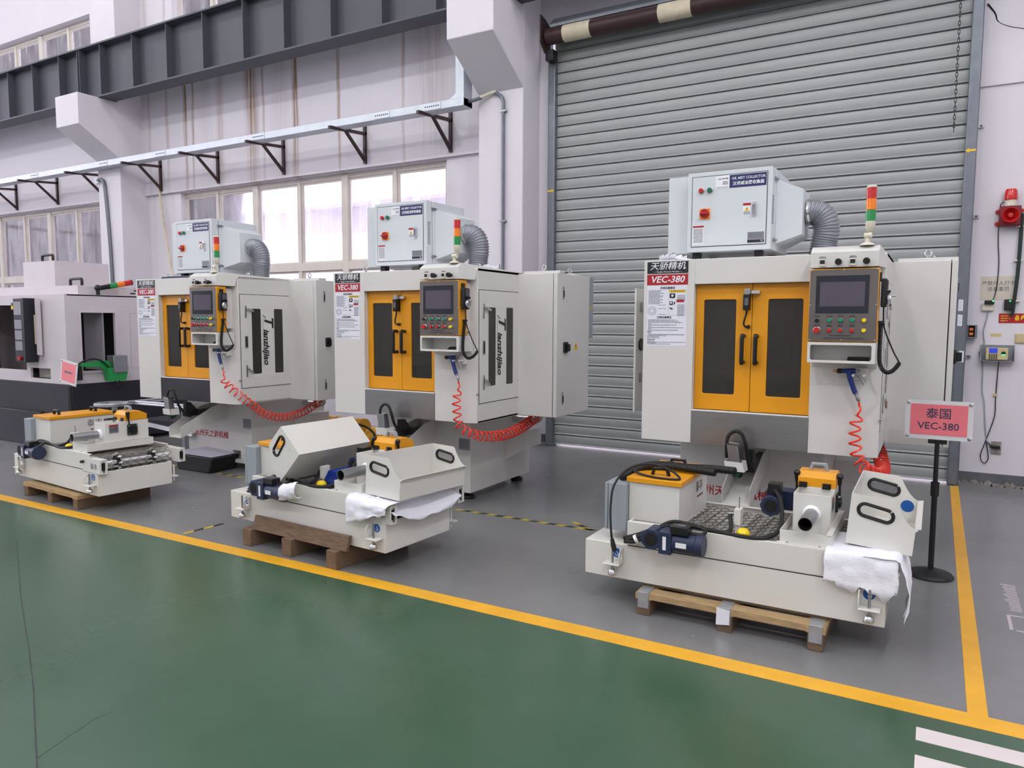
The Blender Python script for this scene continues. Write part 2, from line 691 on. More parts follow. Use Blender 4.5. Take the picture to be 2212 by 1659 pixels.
# ------------------------------------------------------------------ the hall
struct(B(-24, 6, -11, 9.0, -0.12, 0.0).build('floor', GREYF))
yl = lambda x: 3.236 + 0.0048 * (x - 0.353)
yu = lambda x: 3.350 + 0.0057 * (x - 0.175)
lane = struct(MB().prism([(-23.9, -10.9), (5.9, -10.9), (5.9, yl(5.9)), (-23.9, yl(-23.9))], 'z', 0.0, 0.0012).build('floor_lane', GREENF))
lane['label'] = 'green painted walkway of the epoxy floor'
ln = struct(MB().prism([(-23.9, yl(-23.9)), (5.9, yl(5.9)), (5.9, yu(5.9)), (-23.9, yu(-23.9))], 'z', 0.0, 0.0020)
            .prism([(0.176, 3.34), (0.247, 3.34), (0.247, 8.12), (0.178, 8.08)], 'z', 0.0, 0.0021).build('floor_line', LINEY))
ln['label'] = 'yellow painted lines bounding the grey machine bay'
for y0, y1 in ((3.026, 3.127), (2.81, 2.916), (2.6, 2.706)):
    zb = struct(B(0.002, 2.2, y0, y1, 0.0012, 0.0030).build('floor_stripe', LINEW))
    zb['label'] = 'white crossing stripe painted on the green walkway'
# faded stencil on the grey bay at the right
fs = MB()
for a, b in (((0.40, 4.62), (0.40, 4.40)), ((0.40, 4.62), (0.95, 4.62)), ((0.42, 4.40), (0.95, 4.40))):
    if a[0] == b[0]:
        fs.box(a[0] - .008, a[0] + .008, b[1], a[1], 0, .0012)
    else:
        fs.box(a[0], b[0], a[1] - .007, a[1] + .007, 0, .0012)
fs.prism([(0.53, 4.60), (0.56, 4.60), (0.70, 4.49), (0.70, 4.45)], 'z', 0, .0012)
fs.prism([(0.53, 4.48), (0.56, 4.49), (0.70, 4.47), (0.70, 4.42), (.64, 4.44)], 'z', 0, .0012)
for i in range(4):
    fs.box(0.53 + .03 * i, 0.95, 4.72 + .11 * (3 - i), 4.79 + .11 * (3 - i), 0, .0012)
rd = random.Random(3)
for i in range(16):
    y = 4.70 + i * 0.03
    fs.box(0.40 + rd.uniform(0, .02) + (i - 8) * -.001, 0.47, y, y + 0.012, 0, .0012)
stl = struct(fs.build('floor_stencil', FADEW))
stl['label'] = 'faded white stencilled lettering and pictogram on the grey floor'


def hazard(x0, y0, x1, y1, w=0.035):
    n = max(2, int(math.hypot(x1 - x0, y1 - y0) / 0.075))
    d = Vector((x1 - x0, y1 - y0)).normalized()
    nrm = Vector((-d.y, d.x)) * w / 2
    root = thing('floor_hazard_tape', None, None, kind='structure')
    root['label'] = 'worn yellow and black hazard tape stuck to the grey floor'
    for c in (0, 1):
        mb = MB()
        for i in range(c, n, 2):
            L0 = math.hypot(x1 - x0, y1 - y0)
            a = Vector((x0, y0)) + d * (L0 * i / n)
            b = Vector((x0, y0)) + d * (L0 * (i + 1) / n)
            sk = d * 0.014
            mb.prism([tuple(a - nrm - sk), tuple(b - nrm - sk), tuple(b + nrm + sk), tuple(a + nrm + sk)], 'z', 0, 0.0012)
        o = mb.build('tape_segment', TAPEB if c else TAPEY, root)
        o['kind'] = 'stuff'


hazard(-3.373, 4.945, -2.14, 4.965)
hazard(-4.681, 3.36, -4.652, 3.68)
hazard(-7.02, 4.925, -5.88, 4.89)
hazard(-2.37, 5.09, -2.16, 4.955)

jt = MB()
def strip(pts, w):
    for (ax, ay), (bx, by) in zip(pts, pts[1:]):
        d = Vector((bx - ax, by - ay)).normalized()
        n = Vector((-d.y, d.x)) * w / 2
        jt.prism([(ax - n.x, ay - n.y), (bx - n.x, by - n.y), (bx + n.x, by + n.y), (ax + n.x, ay + n.y)], 'z', 0.0012, 0.0016)
strip([(-5.5, 2.64), (-4.372, 2.104), (-3.652, 1.78), (-3.259, 1.598), (-2.644, 1.295), (-1.8, .9)], .006)
strip([(-2.69, 1.317), (-2.77, 1.57), (-2.76, 1.64)], .003)
jo = struct(jt.build('floor_joint', mat('joint_dark', (46, 58, 52), .6)))
jo['label'] = 'dark saw-cut joint across the green walkway'

# walls
wb = MB()
wb.plate([(-24, 3.735), (-4.2, 3.735), (-4.2, 5.05), (0.2, 5.05), (0.2, 3.735), (6, 3.735), (6, 9.5), (-24, 9.5)],
         [rect(-11.38, -5.82, 5.85, 7.13), rect(-19.3, -13.72, 5.85, 7.13)], 0.30, front(8.28))
wb.plate([(-24, 0), (-4.2, 0), (-4.2, 3.734), (-24, 3.734)], [rect(-11.38, -5.82, 1.0, 3.72), rect(-19.3, -13.72, 1.0, 3.72)], 0.24, front(8.34))
wb.box(0.2, 6, 8.30, 8.58, 0, 3.735)
wb.box(-4.37, -4.2, 8.26, 8.345, 0, 4.6)
struct(wb.build('wall_back', WALL))
wl_ = MB().plate(rect(-11, 9.0, 0, 9.5), [rect(-9.5, 6.5, 2.2, 8.6)], .25, side(-24)).build('wall_left', WALL)
struct(wl_)
w5 = thing('window_5', None, None, kind='structure')  # end window out of view, added for daylight and floor sheen from the left
for i in range(9):
    B(-24.16, -24.08, -9.54 + i * 2.0, -9.46 + i * 2.0, 2.2, 8.6).build('mullion', FRAMEM, w5)
for z in (2.24, 4.3, 6.4, 8.56):
    B(-24.15, -24.09, -9.5, 6.5, z - .04, z + .04).build('transom', FRAMEM, w5)
for i in range(8):
    B(-24.125, -24.119, -9.46 + i * 2.0, -7.54 + i * 2.0, 2.24, 8.56).build('pane', GLASS, w5)
struct(B(6, 6.25, -11, 9.0, 0, 9.5).build('wall_right', WALL))
struct(B(-24, 6, -11.25, -11, 0, 9.5).build('wall_front', WALL))
struct(B(-24.2, 6.2, -11.2, 8.6, 9.5, 9.7).build('ceiling', WALL))
bb = MB()
bb.box(0.25, 6, 8.285, 8.30, 0.03, 0.118)
bb.box(-4.37, -4.2, 8.245, 8.26, 0.02, 0.12)
struct(bb.build('baseboard_back', BASEB))
pl = MB()
rd = random.Random(5)
x = 0.26
while x < 1.6:
    w = rd.uniform(0.03, 0.10)
    h = rd.uniform(0.02, 0.06)
    pl.prism([(x, 0.0), (x + w, 0.0), (x + w * .9, h * .6), (x + w * .5, h), (x + w * .15, h * .7)], 'y', 8.268, 8.30)
    x += w * rd.uniform(0.7, 1.0)
struct(pl.build('trim_1', PLAST))['label'] = 'crumbling plaster along the foot of the right wall'
for x0, x1 in ((-4.995, -4.37), (-12.94, -12.29), (-20.88, -20.24), (2.95, 3.57)):
    pr_ = thing('pillar', None, None, kind='structure')
    B(x0, x1, 7.84, 8.35, 0, 9.5).build('shaft', WALL, pr_, bevel=.012)
    MB().prism([(7.845, 4.30), (7.16, 4.742), (7.16, 5.24), (7.845, 5.24)], 'x', x0, x1).build('corbel', WALL, pr_, bevel=.008)


# windows
def window(idx, xs, z0, z1, transom, wide, head=None):
    r = thing('window_%d' % idx, None, None, kind='structure')
    y = 8.46
    B(xs[0] - .05, xs[-1] + .05, y - .03, y + .05, z1 - .05, z1 + .06).build('frame_head', FRAMEM, r, bevel=.006)
    B(xs[0] - .05, xs[-1] + .05, y - .06, y + .06, z0 - .05, z0 + .06).build('frame_sill', FRAMEM, r, bevel=.006)
    if transom:
        B(xs[0] - .05, xs[-1] + .05, y - .045, y + .05, transom - .06, transom + .06).build('transom', FRAMEM, r, bevel=.006)
    for i, xx in enumerate(xs):
        w = .062 if i in wide else .034
        B(xx - w, xx + w, y - .04 - (.012 if i in wide else 0), y + .05, z0, z1).build('mullion', FRAMEM, r, bevel=.008)
    rows = [(transom + .05, z1 - .04), (z0 + .05, transom - .05)] if transom else [(z0 + .05, z1 - .04)]
    for a, b in zip(xs, xs[1:]):
        for za, zb in rows:
            p = B(a + .02, b - .02, y + .012, y + .018, za, zb).build('pane', GLASS, r)
            MB().plate(rect(a + .03, b - .03, za, zb), [rect(a + .065, b - .065, za + .035, zb - .035)], .03, front(y - .015)).build('sash', FRAMEM, r, bevel=.004)


xa = [-11.43, -10.554, -9.623, -8.661, -7.714, -6.775, -5.83]
xb = [-19.35, -18.47, -17.53, -16.58, -15.624, -14.683, -13.72]
window(1, xa, 1.0, 3.70, 2.37, (0, 2, 4, 6))
window(2, xb, 1.0, 3.70, 2.37, (0, 2, 4, 6))
window(3, xa, 5.85, 7.12, None, (0, 2, 4, 6))
window(4, xb, 5.85, 7.12, None, (0, 2, 4, 6))

# roller shutter
d1 = thing('door_1', None, None, kind='structure')
d1['label'] = 'tall grey metal roller shutter door, closed'
prof = [(8.203, 0.0), (8.199, 0.0025), (8.199, 0.0065), (8.203, 0.010), (8.207, 0.018), (8.204, 0.030), (8.201, 0.050), (8.200, 0.075), (8.201, 0.095),
        (8.205, 0.108), (8.211, 0.1145), (8.224, 0.1165), (8.232, 0.1165), (8.232, 0.1265), (8.244, 0.1265), (8.244, 0.0)]
PIT = 0.12521
sl0 = MB().prism(prof, 'x', -4.13, 0.17).build('slat', SLATM, d1, ang=25)
sl0.location = (0, 0, 0.019)
for i in range(1, 41):
    c = sl0.copy()
    COL.objects.link(c)
    c.parent = d1
    c.location = (0, rd.uniform(-.0015, .0015), 0.019 + PIT * i)
for x0, x1, zt in ((-4.19, -4.095, 4.67), (0.15, 0.245, 5.4)):
    g = MB().box(x0, x1, 8.13, 8.29, 0, zt).build('guide_rail', GUIDE, d1, bevel=.014, seg=3)
rt = MB().cyl((-4.12, 7.98, 4.875), (0.6, 7.98, 4.875), 0.092, 28).build('roller_tube', BROWN, d1)
for a, b in ((-3.9, -3.56), (-2.76, -2.40), (-1.3, -0.95)):
    MB().cyl((a, 7.98, 4.875), (b, 7.98, 4.875), 0.0935, 28).build('painted_band', CREAM, rt)
MB().prism([(7.98, 4.985), (8.26, 4.985), (8.26, 5.11), (8.1, 5.12), (7.98, 5.02)], 'x', -4.1, 0.6).build('roller_cover', GUIDE, d1)
MB().plate([(7.86, 4.80), (7.98, 4.70), (8.12, 4.70), (8.12, 5.02), (7.98, 5.08), (7.86, 5.10)], [rect(7.875, 7.885, 5.04, 5.06), rect(7.875, 7.885, 4.84, 4.86)], 0.015, lambda u, v, w: (-4.165 + w, u, v)).build('end_plate', BROWN, d1)
B(-4.16, -4.06, 8.0, 8.12, 4.62, 4.74).build('end_stop', BLACK, d1)
ch = MB()
for i in range(33):
    z = 4.55 - i * 0.038
    n = 10
    pts = []
    for k in range(n):
        a = 2 * math.pi * k / n
        u = 0.009 * math.cos(a)
        v = 0.026 * math.sin(a)
        pts.append((0.052 + (u if i % 2 else 0), 8.10 + (0 if i % 2 else u), z + v))
    ch.tube(pts, 0.0035, 5, closed=True)
ch.build('hand_chain', mat('dark_chain', (70, 66, 62), .5, .6), d1)

# crane runway beam
cb = thing('crane_beam', 'dark grey steel crane runway beam resting on the wall corbels', 'beam', (0, 0, 5.24))
B(-24, 6, 7.50, 7.80, 0, 0.025).build('flange', BEAMM, cb)
B(-24, 6, 7.50, 7.80, 0.85, 0.875).build('flange', BEAMM, cb)
B(-24, 6, 7.645, 7.655, 0.025, 0.85).build('web', BEAMM, cb)
st0 = None
xs = [-15.94, -15.1, -14.271, -13.426, -12.87, -12.81, -12.22, -11.346, -10.491, -9.641, -8.771, -7.957, -7.097, -6.234, -5.4, -4.6, -3.75]
for x in xs:
    if st0 is None:
        st0 = B(-.006, .006, 7.515, 7.645, 0.03, 0.85).build('stiffener', BEAMM, cb)
        st0.location.x = x
    else:
        c = st0.copy()
        COL.objects.link(c)
        c.parent = cb
        c.location.x = x

# cable trunking on wall brackets
tr = thing('cable_trunking', 'long galvanised cable trunking running under the crane beam', 'trunking', (0, 0, 4.15))
B(-24, -5.08, 7.64, 7.83, 0, 0.095).build('duct', GALV, tr, bevel=.003)
MB().prism([(-5.30, .09), (-5.08, .0), (-5.08, 0.72), (-5.20, 0.72), (-5.20, .16)], 'y', 7.642, 7.828).build('riser', GALV, tr, bevel=.003)
for x in (-5.55, -6.35, -8.65, -10.9, -12.45, -14.6, -17.0):
    cp = B(x - .13, x + .13, 7.634, 7.64, .008, .088).build('coupler', GALV, tr)
    mb = MB()
    for i in range(7):
        mb.cyl((x - .1 + .033 * i, 7.636, .048), (x - .1 + .033 * i, 7.632, .048), .009, 8)
    mb.build('slot_row', DARK, cp)
for i, x in enumerate((-5.702, -7.178, -8.806, -10.313, -11.80, -13.45, -15.0, -16.5)):
    br = thing('wall_bracket', ['dark brown triangular wall bracket at the right end of the trunking', 'dark brown trunking bracket, second from the right end', 'dark brown trunking bracket above the rightmost collector gap, third from the right', 'dark brown trunking bracket, fourth from the right end', 'dark brown trunking bracket just right of the left pillar', 'dark brown trunking bracket just left of the left pillar', 'dark brown trunking bracket, second left of the left pillar', 'dark brown trunking bracket at the left edge of the view'][i], 'bracket', (x, 8.28, 4.1), 0, 'brackets under the cable trunking')
    MB().prism([(0.0, 0.075), (0.0, 0.115), (-0.735, 0.05), (-0.735, 0.01)], 'x', -.02, .02).build('arm', BROWN, br)
    B(-.02, .02, -.04, 0.0, -.32, .2).build('upright', BROWN, br)
    MB().prism([(-.02, -.31), (-.02, -.26), (-.40, .055), (-.45, .055)], 'x', -.018, .018).build('brace', BROWN, br)

cd = thing('wall_conduit', 'grey conduit dropping down the front of the right pillar', 'conduit', (-4.69, 7.84, 0))
MB().tube(spline([(-.38, -.10, 4.215), (-.30, -.10, 4.22), (-.22, -.06, 4.25)], 6), .022, 10).build('stub', GUIDE, cd)
MB().tube(spline([(-.24, -.07, 4.245), (-.10, -.04, 4.29), (-.03, -.035, 4.29)], 6), .020, 10).build('sleeve', IVORY, cd)
MB().tube(spline([(-.05, -.035, 4.29), (.03, -.03, 4.24), (.06, -.025, 4.17), (.06, -.025, 4.0)], 6) + [Vector((.06, -.025, .3))], .021, 10).build('pipe', GUIDE, cd)
for z in (4.05, 2.75, 1.5):
    B(.02, .105, -.045, 0.0, z, z + .02).build('clip', ZINC, cd)
cw = thing('hanging_cable', 'dark flexible cable hanging down the left pillar', 'cable', (-12.65, 7.84, 0))
MB().tube(spline([(-.25, -.03, 3.98), (-.12, -.03, 3.98), (-.05, -.03, 3.8), (.02, -.03, 3.0), (.05, -.03, 2.3), (.06, -.03, 1.6), (.06, -.03, .4)], 8), .028, 8).build('sheath', GUIDE, cw)
B(-.32, -.22, -.05, 0, 3.93, 4.03).build('socket', PWHITE, cw)
rp = tag(MB().tube(spline([(-11.84, 8.25, 3.85), (-11.82, 8.26, 3.6), (-11.7, 8.26, 2.9), (-11.55, 8.26, 2.2), (-11.5, 8.26, 1.2)], 8), .02, 8).build('hanging_rope', CREAM), 'pale rope hanging on the wall right of the left pillar', 'rope')

# the neighbouring building outside the windows
FAC = mat('pale_concrete', (236, 230, 238), 0.8, var=0.10, vscale=0.8, stretch=(1, 1, 0.25))
FACD = mat('grey_render', (186, 184, 196), 0.8, var=0.08, vscale=0.6)
ob = thing('neighbouring_building', 'pale concrete building seen through the dusty windows', 'building', (-14, 16, 0))
B(-26, 20, 0.0, 3, -0.2, 4.0).build('wall', FAC, ob)
B(-26, 20, 0.5, 3, 4.0, 4.84).build('recessed_band', FACD, ob)
B(-26, 20, -0.05, 3, 4.84, 5.95).build('wall', FAC, ob)
B(-26, 20, 0.4, 3, 5.95, 7.0).build('recessed_band', FACD, ob)
B(-26, 20, 0.0, 3, 7.0, 7.6).build('wall', FAC, ob)
for x in (-2.7, 0.55, 1.95, -8, -14):
    MB().cyl((x, -.12, -.2), (x, -.12, 7.5), .10, 12).build('downpipe', FAC, ob)
struct(B(-40, 30, 9.0, 40, -0.4, -0.02).build('floor_yard', mat('yard_concrete', (190, 186, 182), 0.85, var=0.1)))

# ------------------------------------------------------------------ things on the right wall
WX = 8.30
sr = thing('siren_alarm', 'red siren horn with red beacon on the right wall', 'alarm', (0.535, 8.30, 2.53))
B(-.083, .083, -.10, 0, -.09, .09).build('housing', mat('dark_red_plastic', (120, 22, 30), 0.35), sr, bevel=.008)
MB().lathe([(.018, -.10), (.03, -.105), (.045, -.12), (.064, -.165), (.068, -.165), (.066, -.16), (.048, -.112), (.02, -.10)], (.0, .0, .0), (0, 1, 0), 28).build('horn', RED, sr)
MB().lathe([(.0, -.15), (.02, -.148), (.022, -.11)], (0, 0, 0), (0, 1, 0), 16).build('horn_cone', RED, sr)
MB().cyl((0, -.055, .09), (0, -.055, .145), .047, 24).build('beacon_base', IVORY, sr)
MB().lathe([(.052, 0), (.054, .01), (.049, .085), (.04, .10), (.0, .103)], (0, -.055, .145), (0, 0, 1), 24).build('beacon', REDL, sr)
for sx in (-1, 1):
    for z in (-.06, .05):
        MB().cyl((sx * .095, -.02, z), (sx * .095, 0, z), .018, 12).build('mounting_ear', RED, sr)
tag(MB().tube(spline([(.50, 8.24, 2.66), (.46, 8.25, 2.64), (.455, 8.29, 2.5), (.46, 8.29, 2.3), (.475, 8.29, 2.1), (.47, 8.29, 1.9), (.455, 8.28, 1.8), (.44, 8.26, 1.755)], 8), .004, 6).build('siren_cable', RUBBER), 'thin black wire running down from the siren beacon', 'cable')
nt_ = thing('wall_notice', 'aged paper notice with two lines of black characters', 'notice', (0.482, 8.30, 1.88))
B(-.142, .142, -.002, 0, -.112, .108).build('sheet', OLDPAPER, nt_)
text('严禁代人打卡', .044, PGREY, nt_, (-.0, -.0026, .04))
text('违者重罚', .044, PGREY, nt_, (.0, -.0026, -.015))
ad = thing('plug_adapter', 'black charger with glowing green light plugged into white socket', 'charger', (0.41, 8.30, 1.74))
B(-.05, .045, -.03, 0, -.075, .0).build('socket', IVORY, ad, bevel=.006)
B(-.032, .045, -.06, -.03, -.015, .022).build('charger_body', BLACK, ad, bevel=.005)
MB().ball((.034, -.062, .016), .007, 6).build('indicator', LEDG, ad)
bx = thing('junction_box', 'black junction box with small green light at the foot of the dark conduit', 'switch box', (0.57, 8.30, 1.72))
B(-.036, .036, -.05, 0, -.05, .05).build('housing', BLACK, bx, bevel=.006)
MB().ball((.008, -.052, .034), .006, 6).build('indicator', LEDG, bx)
cdt = thing('dark_conduit', 'dark green conduit pipe below the siren', 'conduit', (0.62, 8.30, 1.7))
MB().tube(spline([(.012, -.03, .85), (.010, -.03, .6), (.004, -.03, .3), (-.012, -.03, .02), (-.02, -.03, -.06), (-.04, -.03, -.075)], 8), .016, 10).build('pipe', mat('dark_green_pipe', (30, 44, 40), 0.45), cdt)
for z in (.73, .42, .05):
    B(-.03, .034, -.04, 0, z, z + .012).build('clip', IVORY, cdt)
rs = thing('safety_sticker', 'red safety sticker with yellow print at the right edge', 'sticker', (0.60, 8.30, 1.595))
B(-.10, .10, -.0015, 0, -.045, .045).build('sheet', mat('sticker_red', (170, 30, 34), 0.4), rs)
dashes([(-.085, .0, .022, .01), (-.085, -.01, .0, .01), (-.085, -.03, -.022, .01)], mat('sticker_gold', (226, 170, 60), 0.4), rs, front(-.0018), seed=4)
MB().prism([(.03, -.02), (.055, -.02), (.06, .01), (.05, .03), (.036, .03), (.025, .0)], 'y', -.0025, 0).build('pictogram', PYEL, rs)
MB().prism([(.068, -.02), (.095, .005), (.095, .035), (.075, .02)], 'y', -.0025, 0).build('pictogram', PYEL, rs)
kb = thing('push_button_box', 'small metal box with two amber buttons beside the shutter rail', 'switch box', (0.29, 8.30, 1.47))
MB().plate(rect(-.042, .042, -.062, .062), [rect(-.03, .022, -.052, .052)], .08, front(-.09)).build('housing', GUIDE, kb, bevel=.003)
B(-.032, .026, -.05, 0, -.054, .054).build('insert', DARK, kb)
for z in (-.022, .022):
    MB().prism(rrect(-.02, .012, z - .013, z + .013, .006), 'y', -.06, -.05).build('button', ORL, kb)
tag(B(.443, .528, 8.298, 8.2995, 1.424, 1.452).build('tape_strip', TAPE_BEIGE), 'strip of beige masking tape stuck on the right wall', 'tape')
swp = thing('light_switch', 'beige double light switch at the right picture edge', 'switch', (0.69, 8.30, 1.408))
B(-.055, .055, -.012, 0, -.045, .045).build('plate', BEIGE, swp, bevel=.004)
B(-.045, .045, -.016, -.012, -.033, .033).build('rocker', BEIGE, swp, bevel=.003)
tc_ = thing('time_clock', 'beige fingerprint time clock with keypad and small screen', 'time clock', (0.498, 8.30, 1.205))
B(-.087, .087, -.085, -.045, .002, .115).build('housing', BEIGE, tc_, bevel=.006)
B(-.064, .003, -.087, -.085, .065, .112).build('screen', mat('blue_screen', (40, 50, 150), 0.2, emit=1.2), tc_)
for r_ in range(4):
    for c_ in range(4):
        B(-.064 + c_ * .018, -.051 + c_ * .018, -.0875, -.085, .010 + r_ * .0125, .018 + r_ * .0125).build('key', BLACK, tc_)
MB().cyl((.05, -.085, .065), (.05, -.088, .065), .018, 20).build('finger_sensor', BLACK, tc_)
B(.038, .062, -.0895, -.087, .048, .056).build('sensor_light', LEDG, tc_)
sh = thing('wall_shelf', 'open grey metal shelf box holding the time clock', 'shelf', (0.498, 8.30, 1.20))
sm = mat('grey_sheet_metal', (134, 138, 144), 0.45, 0.3)
B(-.13, .14, -.10, 0, -.006, 0).build('base', sm, sh)
B(-.13, .14, -.006, 0, 0, .145).build('back', sm, sh)
for sx in (-.13, .135):
    MB().prism([(0, 0), (-.10, 0), (0, .145)], 'x', sx, sx + .005).build('cheek', sm, sh)
tag(MB().tube(spline([(.41, 8.285, 1.665), (.406, 8.29, 1.60), (.385, 8.29, 1.47), (.397, 8.29, 1.35), (.36, 8.29, 1.27), (.389, 8.29, 1.18), (.397, 8.29, 1.08), (.403, 8.29, .9), (.424, 8.29, .8), (.44, 8.29, .6), (.46, 8.29, .44), (.48, 8.29, .39)], 8), .005, 6).build('wall_cable', SGREY), 'pale grey cord running down the wall behind the time clock', 'cable')
tag(MB().tube(spline([(.519, 8.25, 1.20), (.517, 8.285, 1.1), (.513, 8.29, .83), (.512, 8.29, .667), (.457, 8.29, .44), (.42, 8.285, .30), (.43, 8.28, .235), (.46, 8.28, .217), (.482, 8.28, .26), (.478, 8.285, .31), (.462, 8.29, .42), (.50, 8.285, .385)], 8), .0045, 6).build('clock_cable', RUBBER), 'black cord looping down the wall from the time clock', 'cable')
pg = thing('power_plug', 'black power plug in the low wall socket', 'plug', (0.53, 8.30, 0.38))
B(-.03, .05, -.012, 0, -.07, .05).build('socket_plate', PLAST, pg)
MB().lathe([(.006, -.05), (.014, -.03), (.016, .03), (.012, .035)], (.005, -.03, 0), (1, 0, 0), 12).build('plug_body', BLACK, pg)
tag(B(.488, .522, 8.285, 8.30, .86, .885).build('cable_clip', BEIGE), 'small beige cable clip on the right wall', 'clip')
for z, lab in ((3.38, 'upper small steel clip beside the right shutter rail'), (2.55, 'middle small steel clip beside the right shutter rail'), (1.23, 'lower small steel clip beside the right shutter rail')):
    ck = thing('rail_clip', lab, 'clip', (0.245, 8.30, z), 0, 'clips of the shutter rail')
    B(0, .05, -.02, 0, -.015, .015).build('lug', ZINC, ck)
    MB().cyl((.028, -.02, 0), (.028, -.028, 0), .008, 8).build('bolt', DARK, ck)
for x, z, s, lab in ((0.195, 3.138, -1, 'yellow arrow sticker on the right shutter rail pointing left'), (-4.142, 3.128, 1, 'yellow arrow sticker on the left shutter rail pointing right')):
    a = MB().prism([(s * p, q) for p, q in ((-.042, -.009), (.012, -.009), (.012, -.022), (.042, 0), (.012, .022), (.012, .009), (-.042, .009))], 'y', -.0015, 0).build('arrow_sticker', PYEL)
    a.location = (x, 8.13, z)
    tag(a, lab, 'sticker')
for i, z in enumerate((1.716, 1.575, 1.235)):
    lb = thing('barcode_label', ['uppermost white printed label on the right shutter rail', 'middle white printed label on the right shutter rail', 'lowest white printed label on the right shutter rail'][i], 'label', (0.185 if i < 2 else .212, 8.13, z), 0, 'labels on the shutter rail')
    B(-.019, .019, -.0012, 0, -.053, .053).build('sheet', PWHITE, lb)
    dashes([(-.013 + .009 * (k % 3), -.007 + .009 * (k % 3), -.045 + .0065 * k, .004) for k in range(15)], PBLACK, lb, front(-.0014), seed=i)
wr = tag(MB().tube(spline([(.27, 8.27, 4.47), (.33, 8.28, 4.38), (.36, 8.285, 4.30), (.45, 8.285, 4.24), (.6, 8.285, 4.18), (.8, 8.285, 4.05)], 8), .007, 6).build('wall_wire', RUBBER), 'black wire drooping across the top of the right wall', 'cable')
# ------------------------------------------------------------------ machining centres
def eye_bolt(x, y, z, parent, plate=None):
    if plate:
        B(x - plate[0], x + plate[0], y - plate[1], y + plate[1], z, z + .022).build('lifting_plate', WHITE, parent, bevel=.003)
        z += .022
    mb = MB().cyl((x, y, z), (x, y, z + .014), .014, 12)
    n = 18
    mb.tube([(x + .019 * math.cos(2 * math.pi * i / n), y + .006 * math.sin(2 * math.pi * i / n), z + .032 + .019 * math.sin(2 * math.pi * i / n)) for i in range(n)], .0048, 8, closed=True)
    mb.build('eye_bolt', CHROME, parent)


def button(x, z, r, m, parent, y=-.197, proud=.022, name='push_button'):
    ring = MB().lathe([(r * 1.15, 0), (r * 1.15, .006), (r * .95, .009)], (x, y, z), (0, -1, 0), 18).build(name, ZINC, parent)
    MB().lathe([(r * .9, 0), (r * .9, proud), (r * .75, proud + .003), (0, proud + .003)], (x, y, z), (0, -1, 0), 18).build('button_cap', m, ring)


def warn_triangle(u, v, s, mp, parent):
    tri = [(u - s, v - s * .8), (u + s, v - s * .8), (u, v + s * .95)]
    o = MB().plate(tri, [], .0008, lambda a, b, w: mp(a, b, w - .0010)).build('warning_sign', PYEL, parent)
    MB().plate([(u - s * .1, v + s * .45), (u - s * .28, v - s * .1), (u - s * .05, v - s * .05), (u - s * .12, v - s * .55), (u + s * .25, v + s * .02), (u + s * .02, v + s * .05), (u + s * .12, v + s * .45)], [], .0004, lambda a, b, w: mp(a, b, w - .0014)).build('pictogram', PBLACK, o)
    return o


